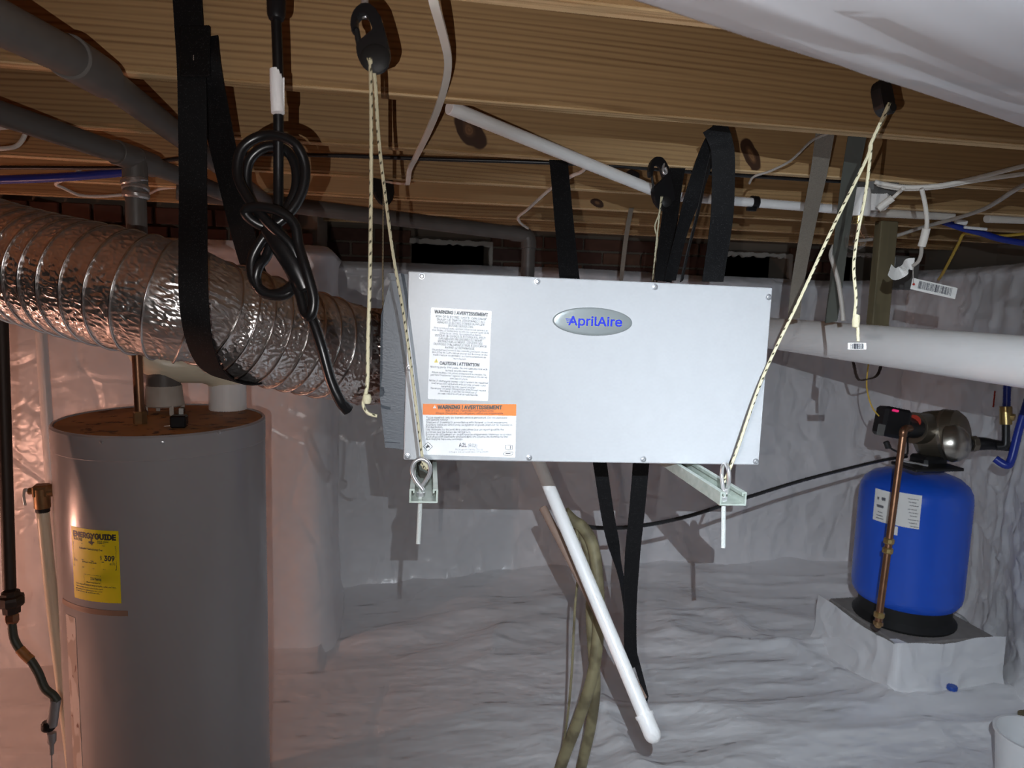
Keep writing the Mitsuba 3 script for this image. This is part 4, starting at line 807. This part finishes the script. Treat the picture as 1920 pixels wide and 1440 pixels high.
def on_cyl(px, py, R=None):
    R = HR if R is None else R
    v = FWD + (px - 960) / F * RIGHT - (py - 720) / F * UP; o = CAM[:2] - HC; d = v[:2]
    a, b, c_ = d @ d, 2 * o @ d, o @ o - R * R; t = (-b - math.sqrt(max(b * b - 4 * a * c_, 0))) / (2 * a); return CAM + v * t
def ang_z(px, py): p = on_cyl(px, py); return math.atan2(p[1] - hy_, p[0] - hx), p[2]
for q in ((190, 829), (305, 830), (411, 811)):
    p = on_cyl(*q, HR + .001); d = np.array([p[0] - hx, p[1] - hy_, 0]); put(wh, 'screw', lathe([(0, 0), (.0042, 0), (.0036, .0016), (0, .0024)], 14, p, d / np.linalg.norm(d)), 'mat_screw', 40)
def wrap(m, a0, z0, off):
    """Bends flat work (x right, y up, z outward) round the jacket; a0 is the angle at x = 0."""
    m = m.copy(); x, y, z = m.vertices.T; a = a0 + x / HR; r = HR + off + z
    m.vertices = np.stack([hx + r * np.cos(a), hy_ + r * np.sin(a), z0 + y], 1); return m
def sheet(w, h, off, a0, z0, n=24, th_=.0005):
    g = trimesh.creation.box((w, h, th_)); 
    for _ in range(0): pass
    X_ = np.linspace(0, w, n); v = []; f = []
    for x in X_: v += [(x, 0, 0), (x, -h, 0), (x, -h, th_), (x, 0, th_)]
    for i in range(n - 1):
        for k in range(4):
            l = (k + 1) % 4; f += [[i * 4 + k, i * 4 + l, i * 4 + 4 + l], [i * 4 + k, i * 4 + 4 + l, i * 4 + 4 + k]]
    e = (n - 1) * 4; f += [[0, 2, 1], [0, 3, 2], [e, e + 1, e + 2], [e, e + 2, e + 3]]
    m = trimesh.Trimesh(np.array(v), np.array(f), process=False)
    if m.volume < 0: m.invert()
    return wrap(m, a0, z0, off)
aL, zT = ang_z(134, 986); aR, _ = ang_z(222, 990); _, zB = ang_z(142, 1120)
EW, EH = (aR - aL) * HR, zT - zB
eg = put(wh, 'energy_label', sheet(EW, EH, .0004, aL, zT), 'mat_energy_yellow', False, label='yellow energy rating label')
def eline(text, u, v, h, wid, bold=False):
    m = lettering(text, h, .0003, bold); m.vertices[:, 0] *= wid * EW / m.bounds[1][0]
    if h > .0085: m = heavy(m, h * .06)
    m.apply_translation((u * EW, -v * EH, 0)); return wrap(m, aL, zT, .0009)
def ebar(u0, v0, u1, v1):
    g = trimesh.creation.box(((u1 - u0) * EW, (v1 - v0) * EH, .0003)); g = g.subdivide().subdivide(); g.apply_translation(((u0 + u1) / 2 * EW, -(v0 + v1) / 2 * EH, 0)); return wrap(g, aL, zT, .0009)
put(eg, 'lettering', cat(eline('ENERGYGUIDE', .05, .125, .0115, .90, True), eline('$', .64, .405, .0085, .035), eline('309', .72, .415, .0112, .19), ebar(.465, .10, .495, .175), ebar(.42, .165, .54, .185), ebar(.445, .185, .515, .20), ebar(.47, .20, .49, .212), ebar(.05, .432, .90, .442),
    eline('Estimated Yearly Energy Cost', .20, .285, .0040, .50, True), eline('Cost Range of Similar Models', .25, .468, .0030, .32), eline('$296', .05, .47, .0038, .08), eline('$325', .82, .47, .0038, .10), eline('254 therms', .42, .70, .0062, .23, True), eline('Estimated Yearly Energy Use', .32, .745, .0030, .30),
    eline('Your cost will depend on your utility rates and use.', .06, .79, .0032, .86), eline('Cost range based only on models of similar capacity', .06, .825, .0026, .62), eline('with natural gas fuel. Estimated energy cost based on', .06, .86, .0026, .60), eline('a national average natural gas cost.', .06, .89, .0026, .55), eline('U.S. Government', .06, .155, .0034, .22), eline('Federal law prohibits', .06, .175, .0030, .22), eline('Water Heater', .60, .165, .0034, .22), eline('Capacity', .60, .185, .0034, .14)), 'mat_ink', False)
put(eg, 'printed_frame', cat(ebar(.04, .21, .94, .215), ebar(.04, .535, .94, .54), ebar(.94, .21, .945, .54), ebar(.035, .21, .04, .54), ebar(.28, .63, .64, .634), ebar(.28, .77, .64, .774), ebar(.28, .63, .283, .774), ebar(.637, .63, .64, .774)), 'mat_ink', False)
aT, zt_ = ang_z(118, 1128); aT2, zt2 = ang_z(240, 1152)
put(wh, 'tape_stripe', sheet((aT2 - aT) * HR, .0125, .0005, aT, zt2 + .009), 'mat_brown_tape', False, label='brown tape stripe below the label')
aS, zS = ang_z(124, 1150); aS2, _ = ang_z(141, 1150)
put(wh, 'reflection_strip', sheet((aS2 - aS) * HR, .62, .0003, aS, zS), 'mat_strip_label', False, label='long strip down the left side painted as a reflection')
aQ, zQ = ang_z(107, 836); aQ2, zQ2 = ang_z(128, 888)
tv = at(80, 935, 1.62)
jp = on_cyl(108, 946); ou = np.array([jp[0] - hx, jp[1] - hy_, 0]); ou /= np.linalg.norm(ou)
side = -r0 - .28 * np.array([FWD[0], FWD[1], 0]); side /= np.linalg.norm(side)
jp = np.array([hx + side[0] * HR, hy_ + side[1] * HR, jp[2]])
put(wh, 'relief_valve', cat(rod(jp - side * .01, jp + side * .03, .0150, 24), cbox(.034, .030, .030, .004, jp + side * .034, basis(side, [0, 0, 1])), rod(jp + side * .034 + [0, 0, .006], jp + side * .034 - [0, 0, .042], .0175, 24), rod(jp + side * .045, jp + side * .062, .008, 16)), 'mat_bronze', 30, label='brass relief valve')
put(wh, 'valve_lever', tube([jp + side * .062, jp + side * .068 + [0, 0, .004], jp + side * .072 - [0, 0, .010], jp + side * .070 - [0, 0, .034]], .0034, 8), 'mat_zinc', True)
vb = jp + side * .034
put(wh, 'valve_seal', rod(vb - [0, 0, .042], vb - [0, 0, .052], .0150, 20), 'mat_black_matte', 30)
put(wh, 'discharge_pipe', tube([vb - [0, 0, .05], vb - [0, 0, .3] + .012 * r0, vb - [0, 0, .62] + .034 * r0, vb - [0, 0, .80] + .046 * r0], .0136, 24), 'mat_cream_pvc', True, label='cream plastic discharge pipe')
# top of the heater
def on_top(px, py): return on_z(px, py, HT)
vc = on_top(309, 773); vc = np.array([vc[0], vc[1], HT - .003])
vh = thing('flue_collar', 'dark draft hood and flue collar standing on the water heater top', 'vent collar')
put(vh, 'hood', lathe([(.042, .020), (.047, .024), (.044, .045), (.042, .070), (.042, .073), (.039, .073)], 48, vc), 'mat_dirty_white', 30, label='dirty white hood ring')
put(vh, 'flue', lathe([(.0385, .060), (.0415, .060), (.0415, .066), (.0400, .068), (.0400, .16), (.0385, .16)], 48, vc), 'mat_grey_abs', 30, label='dark grey flue pipe')
for i in range(4): 
    a = math.radians(35 + 90 * i); put(vh, 'leg', cbox(.010, .002, .028, .0005, vc + np.array([.045 * math.cos(a), .045 * math.sin(a), .012])), 'mat_dirty_white', False)
cpx = on_top(263, 792)
cu = thing('copper_riser', 'dark copper pipe rising from the water heater top in front of the flue collar', 'pipe')
put(cu, 'pipe', rod([cpx[0], cpx[1], HT - .002], [cpx[0] - .008, cpx[1] + .012, HT + .34], .0111, 20), 'mat_copper', 30)
put(cu, 'nut', lathe([(0, 0), (.0150, 0), (.0155, .004), (.0155, .026), (.0135, .03), (0, .03)], 6, [cpx[0], cpx[1], HT - .003]), 'mat_bronze', False, label='greenish fitting at the pipe foot')
vpc = on_top(421, 770); vp0 = np.array([vpc[0], vpc[1] + .045, HT - .003])
ve = thing('vent_elbow', 'white plastic vent pipe standing on the heater top and turning left under the foil duct', 'pipe')
tl = np.array([-.97, .10, .08])
fl = np.array([FWD[0], FWD[1], 0]) / math.hypot(FWD[0], FWD[1])
vpts = [vp0 - r0 * l - fl * f_ + np.array([0, 0, z_]) for l, f_, z_ in ((0, 0, .012), (0, 0, .060), (.010, .010, .094), (.036, .036, .116), (.072, .070, .122), (.110, .092, .127), (.143, .104, .143), (.160, .110, .176), (.164, .112, .26))]
put(ve, 'stub', lathe([(.042, 0), (.0475, 0), (.0475, .070), (.0455, .072), (.042, .072)], 40, vp0), 'mat_white_pvc', 30, label='white vertical pipe stub')
put(ve, 'bend', tube(vpts, .0445, 32, 8), 'mat_cream_pvc', True)
ib = on_top(336, 800); ig = thing('igniter_box', 'small black igniter box with thin wires on the heater top', 'box')
put(ig, 'body', cbox(.034, .026, .028, .003, [ib[0], ib[1], HT + .013]), 'mat_black_plastic', False)
put(ig, 'bracket', cbox(.010, .002, .022, .0005, [ib[0] + .002, ib[1] + .012, HT + .030]), 'mat_zinc', False)
put(ig, 'lead', tube([[ib[0] - .016, ib[1] - .006, HT + .004], [ib[0] - .03, ib[1] - .008, HT + .0025]], .0010, 6), 'mat_cable_white', True)
put(ig, 'lead', tube([[ib[0] + .016, ib[1] - .002, HT + .006], [ib[0] + .05, ib[1] - .004, HT + .0025], [ib[0] + .08, ib[1] - .002, HT + .002]], .0010, 6), 'mat_copper', True)
solo('upright_white_pipe', rod(at(73, 560, 2.36), at(132, 1460, 2.36) * [1, 1, 0] + [0, 0, .02], .0175, 24), 'mat_white_pvc', 'white upright pipe against the liner behind the left side of the heater', 'pipe')

# gas line at the left edge
gp = thing('gas_line', 'dark iron gas pipe with a union and a bent hose at the left edge', 'pipe')
dG = 1.50
put(gp, 'iron_pipe', rod(at(2, 560, dG), at(18, 1104, dG), .0122, 20), 'mat_dark_iron', 30)
gu = at(21, 1126, dG); gz = np.array([0, 0, -1.0])
put(gp, 'union', lathe([(0, -.022), (.014, -.022), (.018, -.018), (.018, -.012), (.024, -.010), (.0255, -.004), (.0255, .006), (.022, .011), (.018, .013), (.017, .026), (0, .026)], 8, gu, gz), 'mat_dark_iron', False, label='dark iron union')
put(gp, 'nut', lathe([(0, 0), (.0125, 0), (.0138, .003), (.0138, .015), (.0105, .022), (0, .022)], 6, at(22, 1150, dG), gz), 'mat_copper', False)
hz_ = [(22, 1166, dG), (26, 1196, dG), (38, 1218, dG), (56, 1236, dG), (72, 1262, dG), (84, 1290, dG), (100, 1304, dG), (108, 1316, dG)]
put(gp, 'hose', tube([at(*q) for q in hz_], .0085, 14, 8), 'mat_green_black', True, label='black flexible gas hose')
put(gp, 'hose_tape', tube([at(37, 1217, dG), at(48, 1229, dG), at(58, 1238, dG)], .0096, 14), 'mat_orange_tape', True, label='orange tape on the hose')
sv = at(98, 1345, dG)
gv = thing('gas_valve', 'small metal valve hanging below the hose beside the cream discharge pipe', 'valve')
put(gv, 'body', rod(at(104, 1312, dG), at(97, 1362, dG), .0105, 18), 'mat_grey_metal', 30)
put(gv, 'handle', lathe([(0, 0), (.011, 0), (.0135, .004), (.0135, .016), (.010, .020), (0, .020)], 14, at(98, 1352, dG) - RIGHT * .008 + UP * .0, -UP), 'mat_black_plastic', 30, label='black valve handle')
put(gv, 'tip', lathe([(0, 0), (.009, 0), (.0085, .018), (.0045, .026), (.004, .045), (.0012, .048), (.0012, .085), (0, .085)], 16, at(97, 1374, dG), -UP), 'mat_grey_metal', 30)

# ------------------------------------------------------------------ blue tank, pump and block
blk = thing('concrete_block', 'square concrete block wrapped in white liner under the blue tank', 'block')
BX0, BX1, BY0, BY1, BZ = 1.935, 2.365, 2.185, 2.60, .205
put(blk, 'block', cbox(BX1 - BX0, BY1 - BY0, BZ, .006, ((BX0 + BX1) / 2, (BY0 + BY1) / 2, BZ / 2)), 'mat_concrete', False, label='bare grey concrete top')
def drape():
    path = [(BX0, BY1 + .05), (BX0, BY0), (BX1 + .03, BY0)]; ls = LineString(path); n_, m_ = 150, 36
    sd = np.linspace(0, ls.length, n_); P_ = np.array([ls.interpolate(q).coords[0] for q in sd])
    tn = np.gradient(P_, axis=0); tn /= np.linalg.norm(tn, axis=1, keepdims=True); nn = np.stack([tn[:, 1], -tn[:, 0]], 1)
    S_, T_ = np.meshgrid(sd, np.linspace(0, 1, m_), indexing='ij')
    top_ = BZ - .006 + .007 * np.sin(sd * 17) + .012 * (sd > BY1 + .05 - BY0)
    zz = T_ * top_[:, None]; o_ = .006 + .008 * ridged(fb(S_ * 9, zz * 7, 0, 3, 2)) ** 2 + .035 * np.exp(-zz / .03) + .006 * fb(S_ * 3, zz * 9, 0, 4)
    xy = P_[:, None] + nn[:, None] * (1.2 * o_[..., None])
    return (np.concatenate([xy, zz[..., None]], -1).reshape(-1, 3), grid(n_, m_))
put(blk, 'liner_skirt', drape(), 'mat_liner', 40, label='white liner draped over the front and left faces')
put(blk, 'liner_flap', extrude(Polygon([(0, 0), (.05, .008), (.038, .042), (.006, .048)]), .003, None, (BX0 - .012, BY0 - .010, BZ + .001)), 'mat_liner', False)
TX, TY, TZ = 2.135, 2.40, BZ + .001
bt_ = thing('pressure_tank', 'blue pressure tank standing on the wrapped concrete block', 'tank')
TRR = .202
prof = [(0, .075), (.15, .075), (.185, .085), (.198, .105), (TRR, .13), (TRR, .50), (.198, .535), (.186, .560), (.160, .583), (.115, .600), (.06, .610), (0, .612)]
put(bt_, 'shell', lathe(prof, 96, (TX, TY, TZ)), 'mat_tank_blue', 40, label='glossy blue steel shell')
put(bt_, 'base_ring', lathe([(0, 0), (.188, 0), (.190, .008), (.172, .030), (.168, .075), (.172, .095), (0, .095)], 64, (TX, TY, TZ)), 'mat_black_matte', 30, label='black plastic base')
def tank_pt(px, py, R=TRR):
    v = FWD + (px - 960) / F * RIGHT - (py - 720) / F * UP; o = CAM[:2] - np.array([TX, TY]); d = v[:2]
    a, b, c_ = d @ d, 2 * o @ d, o @ o - R * R; q = max(b * b - 4 * a * c_, 0); t = (-b - math.sqrt(q)) / (2 * a); p = CAM + v * t
    return math.atan2(p[1] - TY, p[0] - TX), p[2]
def tsheet(p0, p1, h, off, ztop=None, n=16):
    a0, z0 = tank_pt(*p0); a1, _ = tank_pt(*p1); z0 = z0 if ztop is None else ztop
    v, f = [], []
    for a in np.linspace(a0, a1, n):
        for r, z in ((TRR + off, z0), (TRR + off, z0 - h), (TRR + off + .0005, z0 - h), (TRR + off + .0005, z0)): v.append((TX + r * math.cos(a), TY + r * math.sin(a), z))
    for i in range(n - 1):
        for k in range(4):
            l = (k + 1) % 4; f += [[i * 4 + k, i * 4 + l, i * 4 + 4 + l], [i * 4 + k, i * 4 + 4 + l, i * 4 + 4 + k]]
    e = (n - 1) * 4; f += [[0, 2, 1], [0, 3, 2], [e, e + 1, e + 2], [e, e + 2, e + 3]]
    m = trimesh.Trimesh(np.array(v), np.array(f), process=False)
    if m.volume < 0: m.invert()
    return m
L1 = put(bt_, 'label', tsheet((1642, 915), (1671, 920), .125, .0005), 'mat_paper', False, label='white printed label left of the copper pipe')
put(L1, 'print', cat(tsheet((1646, 931), (1649, 931), .010, .0012, n=3), tsheet((1654, 932), (1661, 933), .012, .0012, n=3), tsheet((1645, 945), (1657, 947), .010, .0012, n=4), tsheet((1646, 958), (1655, 959), .003, .0012, n=4), tsheet((1644, 964), (1656, 966), .003, .0012, n=4), tsheet((1643, 969), (1657, 971), .003, .0012, n=4)), 'mat_ink_grey', False)
L2 = put(bt_, 'label', tsheet((1678, 921), (1729, 931), .130, .0005), 'mat_paper', False, label='white printed label right of the copper pipe')
put(L2, 'print', cat(*[tsheet((1702 + 2 * (i % 3), 934 + 6.5 * i), (1722 - 3 * (i % 2), 938 + 6.5 * i), .0025, .0012, n=4) for i in range(9)]), 'mat_ink_grey', False)
put(bt_, 'label', tsheet((1672, 985), (1684, 988), .034, .0004), 'mat_paper', False, label='small white tag sticker below the labels')
bp = thing('well_pump', 'dark well pump with steel end dome and black control box on the blue tank', 'pump')
top = np.array([TX, TY, TZ + .61])
put(bp, 'mount_plate', cbox(.20, .13, .012, .003, at(1738, 874, 2.60)), 'mat_black_plastic', False)
put(bp, 'mount_edge', rod(at(1692, 864, 2.54), at(1740, 873, 2.52), .0035, 10), 'mat_chrome', 30)
put(bp, 'mount_foot', cbox(.10, .09, .06, .01, at(1740, 868, 2.66)), 'mat_black_plastic', False)
ax_ = -FWD * .75 + RIGHT * .62 + UP * .1; ax_ /= np.linalg.norm(ax_)
pcn = at(1774, 816, 2.66)
put(bp, 'barrel', lathe([(0, -.10), (.055, -.10), (.075, -.09), (.092, -.07), (.095, -.05), (.095, .02), (.090, .045), (.072, .062), (0, .066)], 64, pcn, ax_), 'mat_dark_stainless', 30, label='dark steel pump barrel')
put(bp, 'clamp_band', lathe([(.094, .0), (.0985, .0), (.0985, .010), (.094, .010)], 64, pcn, ax_), 'mat_stainless', 30)
put(bp, 'end_dome', lathe([(0, .0), (.066, .0), (.070, .006), (.066, .030), (.054, .050), (.034, .064), (.014, .070), (0, .071)], 56, at(1779, 831, 2.60), ax_), 'mat_stainless', 40, label='polished steel end dome')
put(bp, 'motor', rod(at(1710, 802, 2.62), at(1768, 806, 2.72), .058, 40), 'mat_dark_stainless', 30)
put(bp, 'red_cap', rod(at(1713, 790, 2.555), at(1713, 790, 2.535), .0235, 24), 'mat_red_plastic', 30, label='red round cap')
BR = np.stack([RIGHT * .97 - UP * .2, FWD, UP * .97 + RIGHT * .2], 1)
put(bp, 'control_box', cbox(.095, .08, .105, .010, at(1672, 792, 2.50), BR), 'mat_black_plastic', False, label='black control box')
put(bp, 'box_collar', rod(at(1690, 800, 2.52), at(1715, 802, 2.58), .038, 24), 'mat_black_plastic', 30)
put(bp, 'display', cbox(.026, .003, .040, .002, at(1652, 806, 2.45), BR), 'mat_box_grey', False, label='small grey display')
scene['pump_lamp_material'] = {'type': 'diffuse', 'reflectance': rgb(.3, .02, .08)}
m = cbox(.020, .012, .008, .002, at(1679, 770, 2.455), BR); kx_ = put(bp, 'indicator_lamp', m, 'pump_lamp_material', False, label='glowing pink indicator lamp')
scene[kx_]['emitter'] = {'type': 'area', 'radiance': rgb(.55, .02, .12)}
put(bp, 'cable_gland', cat(rod(at(1661, 828, 2.46), at(1666, 840, 2.46), .010, 12), tube([at(*q) for q in ((1666, 838, 2.46), (1676, 844, 2.46), (1690, 850, 2.47), (1700, 852, 2.50), (1702, 840, 2.53), (1701, 815, 2.56))], .0035, 8)), 'mat_cable_black', True)
put(bp, 'outlet', tube([at(1812, 832, 2.66), at(1828, 832, 2.66), at(1845, 832, 2.65), at(1866, 834, 2.64), at(1896, 838, 2.62)], [.02, .026, .024, .019, .017], 18), 'mat_black_plastic', True)
put(bp, 'outlet_nut', rod(at(1820, 832, 2.655), at(1830, 832, 2.655), .030, 8), 'mat_dark_stainless', False)
put(bp, 'sensor_wire', tube([at(*q) for q in ((1648, 780, 2.47), (1636, 765, 2.46), (1628, 742, 2.45), (1625, 720, 2.43), (1627, 694, 2.42), (1630, 672, 2.41))], .0024, 6), 'mat_cable_yellow', True, label='thin yellow wire up to the pipe')
cp_ = thing('copper_pipe', 'vertical copper pipe with brass unions in front of the blue tank', 'pipe')
c0, c1 = at(1693, 818, 2.44), at(1646, 1172, 2.44)
ct = lambda t: c0 + (c1 - c0) * t
put(cp_, 'pipe', rod(c0, c1, .0118, 20), 'mat_copper', 30)
for t in (.555, .605, .945): put(cp_, 'union', lathe([(0, -.010), (.0150, -.010), (.0175, -.006), (.0175, .006), (.0150, .010), (0, .010)], 10, ct(t), c1 - c0), 'mat_brass', False, label='brass union')
put(cp_, 'top_elbow', tube([c0, c0 - (c1 - c0) * .03, c0 - (c1 - c0) * .04 + RIGHT * .03 + FWD * .03, at(1712, 806, 2.58)], .013, 14), 'mat_copper', True)
put(cp_, 'foot_fitting', cat(rod(ct(.98), ct(1.0), .0165, 12), rod(ct(1.0), ct(1.0) + RIGHT * .06 + FWD * .10, .012, 12)), 'mat_bronze', 30)
vv = thing('shutoff_valve', 'brass shutoff valve on the blue tube right of the pump', 'valve')
put(vv, 'body', cat(rod(at(1886, 762, 2.60), at(1886, 796, 2.60), .020, 16), rod(at(1886, 780, 2.60), at(1903, 783, 2.58), .013, 16)), 'mat_brass', 30)
put(vv, 'upper_tube', rod(at(1889, 700, 2.60), at(1887, 764, 2.60), .0125, 16), 'mat_pex_blue', 30)
put(vv, 'lower_pipe', tube([at(1886, 794, 2.60), at(1886, 822, 2.60), at(1884, 836, 2.60), at(1868, 838, 2.61)], .013, 16), 'mat_cable_black', True)
solo('blue_water_tube', tube([at(1932, 738, 2.5), at(1912, 800, 2.5), at(1896, 862, 2.5), at(1886, 872, 2.5), at(1866, 860, 2.52)], .0135, 16), 'mat_pex_blue', 'blue plastic water tube going up at the right edge beside the valve', 'pipe', True)
solo('red_lever', cbox(.007, .004, .062, .002, at(1864, 748, 2.62)), 'mat_red_plastic', 'thin red lever hanging on the wall right of the pump', 'lever', False)
# floor litter
cap = on_z(1783, 1310, .0); cz = .03
k_ = thing('blue_plastic_disc', 'small blue plastic cap lying on the floor liner in front of the block', 'cap')
put(k_, 'rim', lathe([(0, 0), (.0175, 0), (.0185, .002), (.0185, .012), (.0165, .015), (0, .015)], 28, [cap[0], cap[1], max(floor_z(cap[0] + i * .018, cap[1] + j * .018) for i in (-1, 0, 1) for j in (-1, 0, 1)) - .001]), 'mat_blue_plastic', 30)
bk_ = on_z(1925, 1500, 0.0)
k_ = thing('bucket', 'white plastic bucket cut off at the lower right corner', 'bucket')
put(k_, 'shell', lathe([(0, 0), (.080, 0), (.083, .004), (.098, .17), (.104, .172), (.104, .178), (.096, .178), (.080, .006), (0, .006)], 64, [bk_[0], bk_[1], max(floor_z(bk_[0] + i * .06, bk_[1] + j * .06) for i in (-1, 0, 1) for j in (-1, 0, 1)) - .002]), 'mat_bucket_white', 30)
k2 = on_z(1936, 1392, 0)
solo('wood_scrap', cbox(.05, .05, .07, .004, [k2[0] + .02, k2[1] + .04, .045]), 'mat_post_wood', 'dark wood scrap behind the bucket at the right edge', 'wood', False)

# ------------------------------------------------------------------ the lit bulb left of the frame
lb = thing('work_lamp', 'lit bulb work lamp hanging on a cord left of the frame', 'lamp')
put(lb, 'cord', rod(BULB + [0, 0, .12], [BULB[0], BULB[1], ZJ], .004), 'mat_cable_black', 30)
put(lb, 'handle', lathe([(0, .03), (.014, .03), (.016, .05), (.015, .12), (0, .125)], 20, BULB), 'mat_black_rubber', 30)
put(lb, 'guard', cat(*[tube([BULB + np.array([.016 * math.cos(a), .016 * math.sin(a), .05]), BULB + np.array([.055 * math.cos(a), .055 * math.sin(a), .0]), BULB + np.array([.012 * math.cos(a), .012 * math.sin(a), -.06])], .0012, 6) for a in np.linspace(0, 2 * PI, 6, endpoint=False)]), 'mat_zinc', True)
m = trimesh.creation.icosphere(3, .03); m.apply_translation(BULB); scene['lit_bulb_material'] = {'type': 'diffuse', 'reflectance': rgb(.5, .5, .5)}
kx_ = put(lb, 'bulb', m, 'lit_bulb_material', True); scene[kx_]['emitter'] = {'type': 'area', 'radiance': rgb(*[q / (PI * .03 ** 2) for q in BULB_INTENSITY])}
